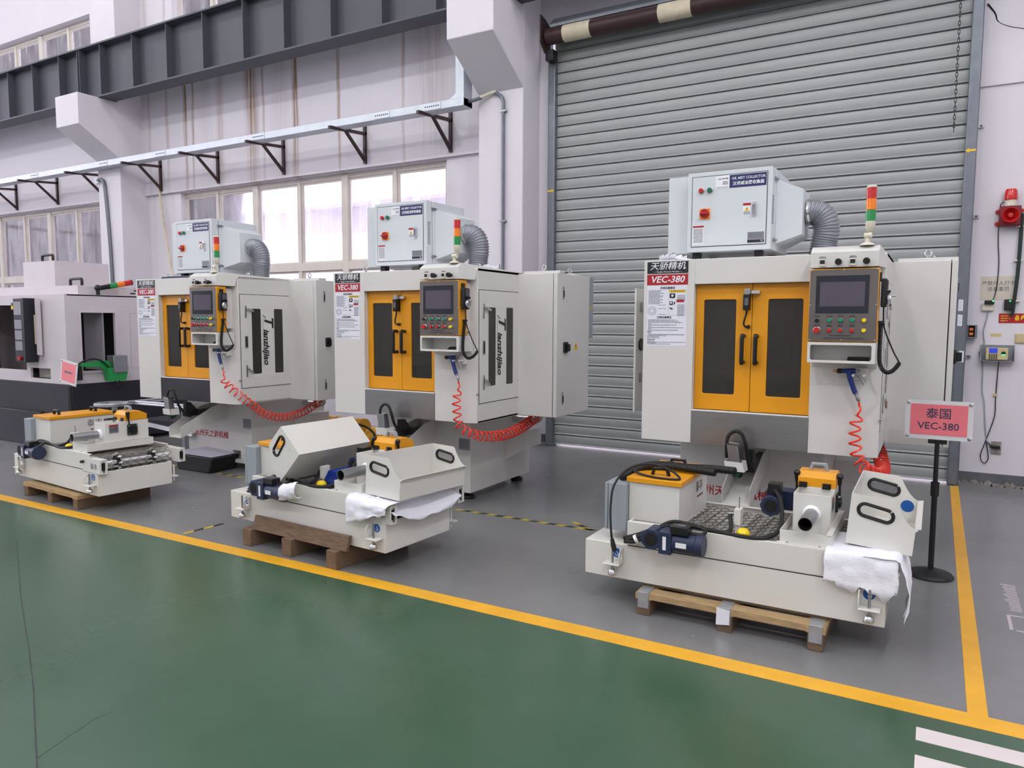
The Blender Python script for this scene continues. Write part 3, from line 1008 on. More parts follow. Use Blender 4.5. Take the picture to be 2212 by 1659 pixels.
def make_machine():
    t = thing('machining_center', 'x', 'machine', (-1.0, 4.77, 0), 0, 'white and amber machining centres in a row')
    # base
    bs = MB().plate([(-.584, .75), (-.584, .07), (-.47, .07), (-.40, .18), (.006, .18), (.077, .07), (.39, .07), (.39, .75)], [rect(.10, .22, .11, .20)], 1.056, front(.456))
    base = bs.build('base', WHITE, t, bevel=.004)
    for x in (-.50, .30):
        for y in (.56, 1.42):
            MB().lathe([(.055, 0), (.06, .012), (.05, .03), (.018, .034), (.018, .075)], (x, y, 0), (0, 0, 1), 20).build('levelling_foot', RUBBER, t)
    np_ = B(.27, .387, .453, .456, .443, .543).build('name_plate', mat('anodised_plate', (150, 152, 158), 0.4, 0.5), base)
    dashes([(.278, .37, .53 - .013 * i, .005) for i in range(6)], PGREY, np_ if False else base, front(.4528), seed=3, name='plate_print')
    text('苏州天之骄机械', .078, PRED, base, (-.215, .4552, .345), name='company_lettering', bold=.001, sx=.95)
    B(-.47, -.42, .50, .54, .02, .06).build('cable_clip', BLACK, base)
    # chip chute
    c = MB()
    c.prism([(.0, .0), (-.56, -.155), (-.56, -.148), (0, .008)], 'x', -.135, .03)
    for x in (-.139, .03):
        c.prism([(.0, .15), (-.18, .12), (-.56, -.05), (-.56, -.155), (0, 0)], 'x', x, x + .004)
    ch_ = c.build('chip_chute', WHITE, t)
    ch_.location = (0, .456, .55)
    # cabin shell
    cab = MB()
    cab.box(-.72, -.377, 0, .03, .752, 1.956)
    cab.box(-.377, .345, 0, .03, 1.793, 1.956)
    cab.box(-.72, .735, .03, .74, 1.932, 1.956)
    cab.box(-.72, -.70, .03, .74, .752, 1.932)
    cab.box(-.72, .735, .72, .74, .752, 1.932)
    cab.box(-.70, .735, .03, .74, .752, .772)
    cab.box(-.395, -.377, .03, .10, .772, 1.932)
    cab.prism([(.345, 0), (.668, 0), (.735, .028), (.735, .73), (.715, .73), (.715, .05), (.345, .05)], 'z', .752, 1.956)
    cab.build('cabin', WHITE, t, bevel=.004)
    B(-.69, .70, .62, .70, .80, 1.80).build('inner_wall', mat('inner_grey', (170, 168, 160), 0.5), t)
    B(-.05, .20, .25, .60, 1.25, 1.75).build('spindle_head', mat('inner_dark', (60, 60, 62), 0.45), t, bevel=.02)
    B(.05, .34, .30, .60, .80, 1.06).build('rotary_table', ORANGE, t, bevel=.03)
    MB().cyl((-.20, .40, .80), (-.20, .40, 1.15), .05, 16).build('tool_post', DARK, t)
    # console head over the operator panel
    hd = MB().prism([(-.195, 1.861), (-.195, 1.950), (-.14, 1.983), (.735, 1.958), (.735, 1.93), (.02, 1.93), (.0, 1.861)], 'x', .352, .735)
    hd.v = [((.707 if (x > .6 and y < -.1) else x), y, z) for x, y, z in hd.v]
    head = hd.build('console_head', WHITE, t, bevel=.003)
    for x in (.4165, .5745):
        g = B(x - .0175, x + .0175, -.205, -.195, 1.868, 1.908).build('pressure_gauge', IVORY, head, bevel=.002)
        B(x - .013, x + .013, -.2065, -.205, 1.882, 1.904).build('gauge_display', BEZEL, g)
        dashes([(x - .016, x + .016, 1.922, .0035), (x - .02, x + .02, 1.915, .003)], PBLACK, g, front(-.1955), seed=2)
    for x in (.504, .647):
        MB().lathe([(.011, 0), (.011, .022), (.018, .024), (.018, .05), (.015, .053), (0, .053)], (x, -.195, 1.890), (0, -1, 0), 20).build('regulator_knob', BLACK, head)
    # operator panel
    pn = B(.350, .713, -.195, -.085, 1.438, 1.854).build('operator_panel', ORANGE, t, bevel=.006)
    B(.40, .68, -.085, .01, 1.47, 1.84).build('panel_neck', WHITE, t)
    fp = B(.354, .709, -.1985, -.195, 1.443, 1.850).build('face_plate', PANELG, pn, bevel=.002)
    B(.388, .665, -.2005, -.1985, 1.601, 1.815).build('screen_bezel', BEZEL, pn)
    B(.410, .643, -.2012, -.2005, 1.641, 1.779).build('display', SCREEN, pn)
    sc = MB()
    for x, z in ((.36, 1.845), (.532, 1.846), (.703, 1.845), (.36, 1.647), (.703, 1.647), (.36, 1.45), (.532, 1.45), (.703, 1.45)):
        MB().lathe([(.004, 0), (.004, .002), (0, .003)], (x, -.1985, z), (0, -1, 0), 10).build('screw', CHROME, pn)
    for i, x in enumerate((.400, .466, .525, .585, .646)):
        button(x, 1.562, .0125, (BLACK, GREEN, GREEN, GREEN, YEL)[i], t)
        button(x, 1.505, .019 if i == 0 else .0125, (RED, RED, RED, RED, YEL)[i], t)
    dashes([(x - .014, x + .014, z, .0035) for x in (.40, .466, .525, .585) for z in (1.588, 1.582, 1.533, 1.528)] + [(.47, .58, 1.475, .005), (.44, .64, 1.462, .003), (.42, .66, 1.456, .003)], PBLACK, pn, front(-.1988), seed=8, name='button_captions')
    # pocket under the panel
    pk = MB().plate(rect(.352, .709, 1.317, 1.436), [rrect(.367, .689, 1.333, 1.420, .012)], .006, front(-.195))
    pk.box(.352, .358, -.189, -.02, 1.317, 1.436).box(.703, .709, -.189, -.02, 1.317, 1.436)
    pk.box(.358, .703, -.189, -.02, 1.317, 1.322).box(.358, .703, -.189, -.02, 1.431, 1.436).box(.358, .703, -.05, -.02, 1.322, 1.431)
    pk.prism([(-.02, 1.317), (.0, 1.28), (.0, 1.436), (-.02, 1.436)], 'x', .352, .709)
    pk.build('storage_pocket', WHITE, t, bevel=.002)
    MB().prism([(-.15, 1.3225), (-.06, 1.3225), (-.06, 1.352), (-.10, 1.35)], 'x', .56, .67).build('glove', BLACK, t)
    # doors
    for x0, x1, w0, w1, hx in ((-.376, -.019, -.323, -.117, -.064), (-.016, .345, .080, .286, .018)):
        d = MB().plate(rect(x0, x1, .977, 1.793), [rrect(w0, w1, 1.082, 1.694, .012)], 0.028, front(.046)).build('door', ORANGE, t, bevel=.0025)
        B(w0 - .01, w1 + .01, .056, .062, 1.072, 1.704).build('door_pane', SMOKED, d)
        h = MB().tube(spline([(hx, .046, 1.462), (hx, .006, 1.464), (hx, -.006, 1.455), (hx, -.006, 1.378), (hx, -.006, 1.300), (hx, .006, 1.292), (hx, .046, 1.294)], 5), .0135, 10).build('door_handle', BLACK, d)
    MB().prism([(.0, 1.74), (.012, 1.74), (.012, 1.793), (0, 1.793)], 'x', -.377, .345)
    sw = B(-.064, -.026, -.015, .046, 1.625, 1.725).build('door_switch', BLACK, t, bevel=.006)
    B(-.058, -.022, -.008, .046, 1.722, 1.758).build('switch_head', ZINC, sw, bevel=.003)
    B(-.022, .032, .014, .046, 1.728, 1.748).build('actuator_tongue', CHROME, sw)
    B(-.052, -.030, -.017, -.015, 1.655, 1.70).build('switch_label', PGREY, sw)
    MB().tube(spline([(-.046, .012, 1.63), (-.046, .012, 1.60), (-.056, .012, 1.565), (-.060, .014, 1.535), (-.048, .022, 1.518), (-.036, .040, 1.520)], 6), .006, 8).build('switch_cable', RUBBER, sw)
    MB().cyl((-.036, .046, 1.520), (-.036, .026, 1.520), .012, 12).build('cable_gland', BLACK, sw)
    ap = B(-.376, .345, -.004, .03, .756, .970).build('apron', STEEL, t)
    B(-.376, .345, -.006, .03, .970, .976).build('apron_edge', PWH, t)
    # name plates and notice sheet
    bp = B(-.698, -.420, -.0016, 0, 1.868, 1.946).build('brand_plate', PBLACK, t)
    text('天骄精机', .054, PWH, bp, (-.558, -.0022, 1.914), bold=.0004, shear=.18, sx=1.12, name='brand_characters')
    text('— Tianjiao Precision Machine —', .0145, PWH, bp, (-.558, -.0022, 1.879), shear=.25, name='brand_subtitle')
    mp_ = B(-.698, -.420, -.0016, 0, 1.793, 1.862).build('model_plate', PRED, t)
    text('VEC-380', .060, PWH, mp_, (-.559, -.0022, 1.827), bold=.0010, shear=.22, sx=1.05, name='model_number')
    ns = B(-.695, -.424, -.0013, 0, 1.388, 1.790).build('notice_sheet', PWHITE, t)
    text('使用注意事项', .0165, PBLACK, ns, (-.555, -.0018, 1.772), bold=.0003)
    text('保养注意事项', .0165, PBLACK, ns, (-.575, -.0018, 1.578), bold=.0003)
    rows = []
    for i in range(11):
        rows.append((-.686, -.686 + random.uniform(.075, .125), 1.755 - i * .0085, .0036))
    for i in range(9):
        rows.append((-.686, -.686 + (.245 if i % 2 == 0 or i < 3 else .03) * random.uniform(.75, 1), 1.562 - i * .0085, .0036))
    rows += [(-.690, -.66, 1.484, .006), (-.690, -.665, 1.474, .004), (-.682, -.435, 1.465, .0042), (-.690, -.56, 1.457, .0036), (-.690, -.61, 1.449, .003), (-.690, -.60, 1.442, .003), (-.690, -.635, 1.431, .005), (-.690, -.64, 1.422, .003), (-.690, -.432, 1.414, .003), (-.690, -.63, 1.409, .003), (-.690, -.53, 1.402, .003)]
    rows += [(-.615, -.565, 1.660 - .023 * i, .003) for i in (0, 1)] + [(-.615, -.565, 1.598, .003)]
    rows += [(-.487, -.437, 1.722 - .007 * i, .003) for i in range(5)] + [(-.487, -.44, 1.662 - .006 * i, .0025) for i in range(13)]
    dashes(rows, PGREY, ns, front(-.0015), seed=11)
    dg_ = MB()
    for r0, r1 in ((.030, .0285), (.024, .023), (.017, .0145)):
        n = 30
        dg_.plate([(-.660 + r0 * math.cos(2 * math.pi * i / n), 1.622 + r0 * math.sin(2 * math.pi * i / n)) for i in range(n)], [[(-.660 + r1 * math.cos(2 * math.pi * i / n), 1.622 + r1 * math.sin(2 * math.pi * i / n)) for i in range(n)]], .0006, front(-.0019))
    dg_.build('dial_diagram', PGREY, ns)
    B(-.545, -.434, -.0018, -.0013, 1.742, 1.758).build('caution_band', PYEL, ns)
    text('▲ 注意! CAUTION', .0105, PBLACK, ns, (-.489, -.0021, 1.750))
    B(-.494, -.442, -.0018, -.0013, 1.678, 1.697).build('danger_band', PRED, ns)
    pc = MB()
    pc.plate(rrect(-.541, -.503, 1.705, 1.737, .008), [rrect(-.530, -.515, 1.715, 1.730, .004)], .0005, front(-.0018))
    pc.plate(rrect(-.541, -.518, 1.660, 1.685, .004), [rrect(-.536, -.524, 1.668, 1.682, .003)], .0005, front(-.0018))
    pc.plate([(-.514, 1.662), (-.508, 1.662), (-.502, 1.675), (-.506, 1.686), (-.512, 1.675)], [], .0005, front(-.0018))
    pc.plate([(-.541, 1.640), (-.530, 1.630), (-.512, 1.634), (-.526, 1.640), (-.535, 1.646)], [], .0005, front(-.0018))
    pc.build('pictogram', PBLACK, ns)
    fr_ = MB().plate(rect(-.547, -.432, 1.594, 1.760), [rect(-.546, -.433, 1.595, 1.759)], .0004, front(-.0016)).build('caution_frame', PGREY, ns)
    # side service door
    sd = MB().plate(rect(.048, .702, .908, 1.788), [rrect(.181, .292, 1.034, 1.657, .012), rrect(.460, .570, 1.030, 1.659, .012)], .006, side(.7405)).build('service_door', WHITE, t, bevel=.0015)
    MB().plate(rect(.043, .707, .903, 1.793), [rect(.048, .702, .908, 1.788)], .004, side(.7365)).build('door_seam', DARK, sd)
    for y0, y1 in ((.181, .292), (.460, .570)):
        B(.7352, .7385, y0, y1, 1.03, 1.66).build('side_pane', SMOKED, sd)
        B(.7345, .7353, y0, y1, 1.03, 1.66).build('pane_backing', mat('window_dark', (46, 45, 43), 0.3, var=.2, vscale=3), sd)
    for z in (1.60, 1.04):
        lt = B(.7405, .746, .098, .118, z - .03, z + .085).build('latch', ZINC, sd, bevel=.004)
        a, b = (.108, z + .055), ((.19, z + .035) if z > 1.3 else (.175, z + .005))
        MB().prism([(a[0], a[1] - .010), (b[0], b[1] - .010), (b[0], b[1] + .008), (a[0], a[1] + .010)], 'x', .750, .765).build('latch_lever', CHROME, lt, bevel=.003)
    ph = MB().plate(rrect(.090, .130, 1.285, 1.400, .006), [rrect(.099, .121, 1.296, 1.389, .004)], .004, side(.7445)).build('recessed_pull', CHROME, sd)
    B(.7405, .742, .099, .121, 1.296, 1.389).build('pull_recess', DARK, ph)
    text('T', .155, PBLACK, sd, (.742, .385, 1.545), face='side', rot=-math.pi / 2, shear=.25, bold=.004, sx=1.0, name='logo_initial')
    text('ianzhijiao', .095, PBLACK, sd, (.742, .352, 1.290), face='side', rot=-math.pi / 2, shear=.25, bold=.003, sx=.98, name='logo_lettering')
    B(.7405, .7414, .3135, .3175, 1.11, 1.60).build('logo_rule', mat('logo_grey', (120, 130, 128), .4), sd)
    MB().prism([(.3135, 1.60), (.322, 1.60), (.358, 1.57), (.350, 1.565)], 'x', .7405, .7414).build('logo_rule', PBLACK, sd)
    for y in (-.003, .010):
        MB().cyl((.733, y + .02, .982), (.748, y + .02, .982), .006, 10).build('air_port', ZINC, t)
    # electrical cabinet at the back
    ec = B(.62, 1.060, .665, 1.31, .752, 1.945).build('electrical_cabinet', WHITE, t, bevel=.004)
    B(1.060, 1.066, .68, 1.30, .765, 1.93).build('cabinet_gasket', DARK, t)
    cdr = B(1.066, 1.100, .665, 1.31, .752, 1.945).build('cabinet_door', WHITE, t, bevel=.004)
    for z in (1.73, .85):
        q = MB().prism(rrect(.768, .786, z, z + .11, .008), 'x', 1.100, 1.107).build('swing_handle', ZINC, cdr, bevel=.002)
        B(1.107, 1.112, .772, .782, z + .02, z + .075).build('handle_grip', DARK, q)
    ms = MB().prism(rrect(.785, .855, 1.285, 1.378, .014), 'x', 1.100, 1.118).build('main_switch', BLACK, cdr, bevel=.004)
    B(1.118, 1.150, .812, .828, 1.30, 1.36).build('switch_lever', BLACK, ms, bevel=.004)
    warn_triangle(1.035, 1.335, .042, side(1.100), cdr)
    B(1.02, 1.10, 1.31, 1.40, 1.40, 1.945).build('cooling_unit', SGREY, t, bevel=.004)
    warn_triangle(1.355, 1.68, .022, side(1.100), t)
    eye_bolt(.93, .76, 1.945, t, (.17, .05))
    eye_bolt(.95, 1.22, 1.945, t, (.06, .06))
    eye_bolt(-.62, .30, 1.956, t, (.07, .05))
    eye_bolt(.57, .30, 1.956, t)
    # opened cover on the left flank
    lc = B(-.92, -.905, .36, .70, .885, 1.79).build('side_cover', WHITE, t, bevel=.003)
    B(-.905, -.72, .60, .70, .90, 1.78).build('side_box', WHITE, t)
    MB().cyl((-.905, .46, 1.38), (-.89, .46, 1.38), .045, 20).build('rotary_knob', BLACK, lc)
    for z in (1.62, 1.10):
        B(-.905, -.895, .44, .47, z, z + .07).build('latch', ZINC, lc)
    # small coolant box and pipe on the right of the base
    sb = B(.39, .60, 1.05, 1.36, .39, .545).build('coolant_box', WHITE, t, bevel=.003)
    MB().prism([(.39, .39), (.60, .39), (.39, .27)], 'y', 1.05, 1.054).build('box_gusset', WHITE, t)
    MB().tube(spline([(.35, 1.2, .64), (.55, 1.2, .64), (.62, 1.2, .645), (.655, 1.2, .665), (.66, 1.2, .74)], 8), .038, 20).build('drain_pipe', CHROME, t)
    MB().cyl((.575, 1.2, .64), (.60, 1.2, .64), .0405, 20).build('pipe_clamp', RUBBER, t)
    # part catcher below the doors
    pcx = thing('tmp', None, None)
    bpy.data.objects.remove(pcx)
    ar = MB().box(-.03, .03, -.03, .456, .60, .655).prism([(-.03, .60), (-.03, .74), (.02, .74), (.10, .655), (.10, .60)], 'x', -.012, .03).build('catcher_arm', BLACK, t)
    cp = MB()
    A = [(-.109, .689), (.004, .687), (.016, .629), (-.099, .629)]
    cp.prism(A, 'y', -.19, -.186).prism(A, 'y', -.094, -.09)
    cp.prism([(-.099, .629), (.016, .629), (.016, .633), (-.099, .633)], 'y', -.19, -.09)
    cp.prism([(-.109, .689), (-.105, .689), (-.095, .629), (-.099, .629)], 'y', -.19, -.09)
    cp.prism([(.0, .687), (.004, .687), (.016, .629), (.012, .629)], 'y', -.19, -.09)
    cup = cp.build('catcher_cup', WHITE, t)
    MB().prism([(-.098, .800), (-.030, .795), (-.012, .66), (-.078, .66)], 'y', -.185, -.125).build('catcher_motor', ZINC, t, bevel=.003)
    MB().prism([(-.100, .803), (-.028, .798), (-.027, .789), (-.098, .793)], 'y', -.188, -.122).build('motor_cap', CHROME, t)
    MB().prism([(-.075, .629), (.0, .629), (-.02, .598), (-.035, .592), (-.05, .60)], 'y', -.175, -.105).build('gripper_jaw', DKGRN, t)
    for x in (-.065, -.008):
        MB().tube(spline([(x, -.14, .61), (x + .006 * (1 if x < -.03 else -1), -.145, .594), (x + .02 * (1 if x < -.03 else -1), -.145, .588)], 4), .006, 8).build('jaw_hose', BLACK, t)
    MB().tube(spline([(-.108, -.13, .70), (-.110, -.13, .78), (-.10, -.13, .84), (-.06, -.128, .872), (-.02, -.125, .855), (.004, -.12, .79), (.012, -.10, .72), (.02, -.06, .66), (.035, -.02, .61), (.02, .03, .60)], 7), .0115, 10).build('catcher_cable', RUBBER, t)
    # signal tower
    tx, ty = .650, -.125
    sg = MB().lathe([(.04, 0), (.036, .008), (.014, .018), (.012, .03)], (tx - .01, ty - .02, 1.982), (0, 0, 1), 20)
    sg.cyl((tx - .01, ty - .02, 2.0), (tx - .012, ty - .02, 2.035), .012, 14).cyl((tx - .028, ty - .02, 2.035), (tx + .012, ty - .02, 2.035), .0165, 18)
    sg.cyl((tx, ty, 2.04), (tx, ty, 2.075), .009, 12)
    stw = sg.lathe([(.016, 0), (.024, .014), (.0265, .018), (.0265, .055)], (tx, ty, 2.062), (0, 0, 1), 24).build('signal_tower', IVORY, t)
    for z0, m in ((2.118, GRL), (2.180, ORL), (2.241, REDL)):
        mb = MB()
        n = 32
        ring = []
        for i in range(n):
            rr = .0265 if i % 2 else .0252
            ring.append((tx + rr * math.cos(2 * math.pi * i / n), ty + rr * math.sin(2 * math.pi * i / n)))
        mb.prism(ring, 'z', z0, z0 + .0605)
        mb.build('signal_lens', m, stw)
    MB().lathe([(.0275, 0), (.0275, .008), (.022, .013), (0, .014)], (tx, ty, 2.302), (0, 0, 1), 24).build('tower_cap', IVORY, stw)
    # gun hook
    B(.575, .66, -.055, .0, 1.215, 1.285).build('gun_bracket', WHITE, t, bevel=.003)
    MB().cyl((.592, -.04, 1.245), (.592, -.10, 1.245), .008, 12).cyl((.648, -.04, 1.245), (.648, -.10, 1.245), .008, 12).build('gun_peg', PWH, t)
    return t


mach = make_machine()
mach['label'] = 'white and amber machining centre in front of the roller shutter, nearest the pink sign'
mach2 = copy_tree(mach)
mach2.location = (-3.804, 4.776, 0)
mach2['label'] = 'middle white and amber machining centre, its lettered service door in full view'
mach1 = copy_tree(mach)
mach1.location = (-6.394, 4.672, 0)
mach1.rotation_euler = (0, 0, .0187)
mach1['label'] = 'farthest left white and amber machining centre, beside the black-based machine'
# the left machine has a dark apron and no clear cover on the left flank
for o in find(mach1, 'apron'):
    o.data = o.data.copy()
    o.data.materials[0] = mat('dark_apron', (66, 66, 70), 0.45, 0.6)
for mm in (mach1, mach2):
    for nm in ('side_cover', 'side_box'):
        for o in find(mm, nm):
            for c in list(o.children):
                bpy.data.objects.remove(c)
            bpy.data.objects.remove(o)


# ------------------------------------------------------------------ air guns with coiled hoses
def make_gun(loc, rz, label, path, R, pitch):
    g = thing('air_blow_gun', label, 'air gun', loc, rz, 'blue air guns hanging on the machines')
    MB().lathe([(.004, 0), (.006, .012), (.0085, .02), (.0085, .03)], (.482, -.075, 1.266), (1, 0, 0), 14).build('nozzle', BRASS, g)
    MB().lathe([(.011, 0), (.0145, .004), (.0145, .026), (.011, .03)], (.503, -.075, 1.267), (1, 0, 0), 16).build('collar', BLACK, g)
    bdy = MB().tube([(.528, -.075, 1.268), (.56, -.075, 1.269), (.59, -.075, 1.270), (.604, -.075, 1.270)], lambda i: (.0125, .014, .015, .012)[i], 14)
    bdy.tube(spline([(.566, -.075, 1.266), (.572, -.075, 1.235), (.586, -.075, 1.195), (.600, -.075, 1.155), (.608, -.075, 1.140)], 4), .0145, 12)
    body = bdy.build('grip', GUNBLUE, g)
    MB().cyl((.604, -.075, 1.270), (.622, -.075, 1.272), .008, 12).build('rear_valve', ZINC, g)
    MB().cyl((.614, -.075, 1.271), (.628, -.075, 1.272), .0055, 10).build('adjuster', BRASS, g)
    MB().tube(spline([(.600, -.075, 1.252), (.622, -.075, 1.238), (.640, -.075, 1.215), (.650, -.075, 1.190)], 4), .0055, 8).build('trigger', ZINC, g)
    MB().lathe([(.012, 0), (.0125, .01), (.009, .016), (.0105, .03), (.0105, .048), (.007, .055)], (.607, -.075, 1.143), (.42, 0, -1), 14).build('hose_coupling', ZINC, g)
    pts = coil(path, R, pitch, .0065)
    MB().tube(pts, .0062, 8).build('coiled_hose', HOSE, g)
    return g


hp = [(.630, -.075, 1.09), (.634, -.08, 1.04), (.615, -.085, .96), (.615, -.085, .88), (.625, -.085, .80), (.66, -.08, .72), (.715, .06, .655), (.74, .25, .622), (.74, .50, .612), (.71, .78, .63), (.68, 1.0, .655), (.65, 1.15, .67)]
Rr = lambda t: .004 if t < .05 else (.028 + .015 * min(1, t * 1.4))
make_gun((-1.0, 4.77, 0), 0, 'blue air gun with orange coiled hose on the machine by the shutter', hp, Rr, .058)
make_gun((-3.804, 4.776, 0), 0, 'blue air gun with red coiled hose on the middle machine', hp, Rr, .058)
hp1 = [(.630, -.075, 1.09), (.655, -.09, 1.05), (.67, -.095, 1.0), (.70, -.085, .94), (.735, .02, .84), (.752, .16, .73), (.75, .30, .635), (.745, .50, .58), (.735, .69, .578), (.71, .88, .60), (.68, 1.05, .645), (.65, 1.16, .67)]
make_gun((-6.394, 4.672, 0), .0187, 'blue air gun with red coiled hose on the farthest left machine', hp1, lambda t: .004 if t < .07 else .036, .056)


# ------------------------------------------------------------------ hand wheels on curly cords
def make_pendant(loc, rz, label):
    g = thing('handwheel_pendant', label, 'pendant', loc, rz, 'handwheel pendants beside the operator panels')
    B(.714, .722, -.165, -.125, 1.78, 1.83).build('hanger', BLACK, g)
    B(.722, .752, -.185, -.105, 1.635, 1.795).build('housing', BLACK, g, bevel=.008)
    B(.752, .757, -.165, -.115, 1.735, 1.785).build('display', SCREEN, g)
    for y in (-.155, -.125):
        MB().cyl((.752, y, 1.722), (.768, y, 1.722), .008, 12).build('selector_knob', BLACK, g)
    MB().lathe([(.030, 0), (.033, .004), (.033, .010), (.026, .014), (.024, .020), (0, .021)], (.752, -.142, 1.680), (1, 0, 0), 24).build('hand_wheel', CHROME, g)
    MB().cyl((.770, -.142, 1.698), (.795, -.142, 1.698), .005, 10).build('crank', CHROME, g)
    MB().tube(spline([(.738, -.145, 1.64), (.738, -.145, 1.60), (.745, -.14, 1.52), (.79, -.125, 1.40), (.825, -.115, 1.33), (.828, -.115, 1.32)], 6), .0042, 8).build('cord', RUBBER, g)
    cl = coil([(.726, -.135, 1.55), (.728, -.15, 1.48), (.728, -.165, 1.38), (.735, -.168, 1.31), (.765, -.155, 1.272), (.80, -.135, 1.285), (.828, -.115, 1.325)], .0088, .0085, .003, per=8)
    MB().tube(cl, .0042, 6).build('curly_cord', RUBBER, g)
    B(.712, .740, -.150, -.120, 1.545, 1.56).build('cord_clip', BLACK, g)
    return g


make_pendant((-1.0, 4.77, 0), 0, 'black handwheel pendant on the machine by the shutter')
make_pendant((-3.804, 4.776, 0), 0, 'black handwheel pendant on the middle machine')
make_pendant((-6.394, 4.672, 0), .0187, 'black handwheel pendant on the farthest left machine')


# ------------------------------------------------------------------ oil mist collectors on the machine roofs
def make_mist():
    t = thing('oil_mist_collector', 'x', 'mist collector', (-1.0, 4.77, 0), 0, 'grey oil mist collectors on the machine roofs')
    B(-.70, .03, .425, .91, 2.03, 2.565).build('body', LGREY, t, bevel=.004)
    fb = B(-.535, .025, .335, .42, 2.03, 2.567).build('front_box', LGREY, t, bevel=.004)
    B(-.53, .02, .42, .425, 2.035, 2.56).build('gasket', DARK, t)
    MB().plate(rect(-.506, -.004, 2.064, 2.540), [rect(-.502, -.008, 2.068, 2.536)], .003, front(.3335)).build('door_seam', DARK, t)
    dr = B(-.502, -.008, .331, .336, 2.068, 2.536).build('door', LGREY, t, bevel=.0015)
    y = .331
    lb = B(-.345, -.012, y - .001, y, 2.448, 2.532).build('brand_label', PNAVY, dr)
    text('OIL MIST COLLECTOR', .0235, PWH, lb, (-.128, y - .0016, 2.508), name='label_text', sx=.93, bold=.0003)
    text('汉诺威油雾收集器', .027, PWH, lb, (-.128, y - .0016, 2.473), name='label_text', bold=.0004, sx=.95)
    wl = B(-.345, -.252, y - .0012, y - .0006, 2.448, 2.532).build('logo_label', PWH, dr)
    MB().prism([(-.333, 2.513), (-.325, 2.506), (-.318, 2.513), (-.31, 2.505), (-.302, 2.519), (-.312, 2.511), (-.318, 2.517), (-.326, 2.511)], 'y', y - .0018, y - .001).build('logo_mark', PBLACK, wl)
    dashes([(-.298, -.262, 2.513, .006)], PBLACK, wl, front(y - .0014), seed=1)
    dashes([(-.296, -.262, 2.492 - .008 * i, .004) for i in range(3)] + [(-.338, -.258, 2.456, .003)], PGREY, wl, front(y - .0014), seed=2)
    for x, m in ((-.440, RED), (-.382, DGREEN)):
        bt = MB().lathe([(.020, 0), (.020, .006), (.017, .008)], (x, y, 2.444), (0, -1, 0), 20).build('push_button', ZINC, t)
        MB().lathe([(.0155, 0), (.0155, .020), (.013, .024), (0, .024)], (x, y, 2.444), (0, -1, 0), 20).build('button_cap', m, bt)
    mw = B(-.448, -.378, y - .006, y, 2.250, 2.322).build('main_switch', ORL, dr, bevel=.002)
    MB().lathe([(.031, 0), (.031, .012), (.026, .016), (0, .016)], (-.413, y - .006, 2.288), (0, -1, 0), 24).build('switch_dial', mat('switch_red', (150, 24, 20), .35), mw)
    B(-.440, -.388, y - .040, y - .020, 2.282, 2.294).build('switch_knob', RED, mw, bevel=.003)
    wn = B(-.158, -.108, y - .001, y, 2.258, 2.340).build('warning_label', PWH, dr)
    B(-.158, -.108, y - .0016, y - .001, 2.324, 2.340).build('label_band', PRED, wn)
    warn_triangle(-.133, 2.302, .015, front(y - .001), wn)
    dashes([(-.154, -.112, 2.284 - .006 * i, .0028) for i in range(4)], PGREY, wn, front(y - .0014), seed=5)
    hl = MB().plate(rrect(-.100, -.070, 2.250, 2.345, .014), [rrect(-.095, -.075, 2.258, 2.327, .009)], .012, front(y - .012)).build('door_pull', CHROME, dr)
    B(-.096, -.074, y - .003, y, 2.256, 2.33).build('pull_plate', ZINC, hl)
    il = B(-.494, -.418, y - .001, y, 2.080, 2.208).build('instruction_label', PWH, dr)
    B(-.494, -.418, y - .0016, y - .001, 2.196, 2.208).build('label_band', PRED, il)
    dashes([(-.488, -.424, 2.186 - .0075 * i, .003) for i in range(13)], PGREY, il, front(y - .0014), seed=6)
    np2 = B(-.124, -.016, y - .001, y, 2.078, 2.148).build('rating_plate', mat('anodised_plate', (150, 152, 158), 0.4, 0.5), dr)
    B(-.124, -.016, y - .0016, y - .001, 2.078, 2.096).build('label_band', PBLACK, np2)
    text('CE', .016, PWH, np2, (-.032, y - .0020, 2.087), name='label_text')
    dashes([(-.118, -.022, 2.140 - .008 * i, .0035) for i in range(5)], PGREY, np2, front(y - .0014), seed=7)
    # vents on the right flank of the front box, toggle clamps
    vt = MB()
    for i in range(16):
        for j in range(3):
            z = 2.20 + i * .012
            yy = .355 + j * .014
            vt.box(.0245, .0262, yy, yy + .008, z, z + .005)
    vt.build('vent_holes', DARK, t)['kind'] = 'stuff'
    for z in (2.50, 2.10):
        ck = B(.025, .034, .405, .465, z - .010, z + .012).build('toggle_clamp', ZINC, t, bevel=.002)
        MB().tube([(.036, .40, z - .006), (.042, .43, z - .004), (.042, .46, z + .004), (.036, .475, z + .002)], .004, 6).build('clamp_wire', ZINC, ck)
    # intake hood
    A = [(.03, .455, 2.075), (.03, .89, 2.075), (.03, .89, 2.50), (.03, .455, 2.50)]
    Bq = [(.185, .55, 2.14), (.185, .84, 2.14), (.185, .84, 2.44), (.185, .55, 2.44)]
    MB().add(A + Bq, [(0, 1, 2, 3), (7, 6, 5, 4), (0, 4, 5, 1), (1, 5, 6, 2), (2, 6, 7, 3), (3, 7, 4, 0)]).build('intake_hood', LGREY, t, bevel=.002)
    # ribbed duct
    path = resample(spline([(.185, .695, 2.30), (.225, .695, 2.302), (.275, .70, 2.285), (.31, .705, 2.235), (.318, .71, 2.165), (.305, .715, 2.09), (.29, .715, 1.96)], 20), .0030)
    MB().tube(path, lambda i: .083 + .0055 * math.sin(i * 2 * math.pi / 6.0), 30).build('ribbed_duct', FOIL, t, ang=80)
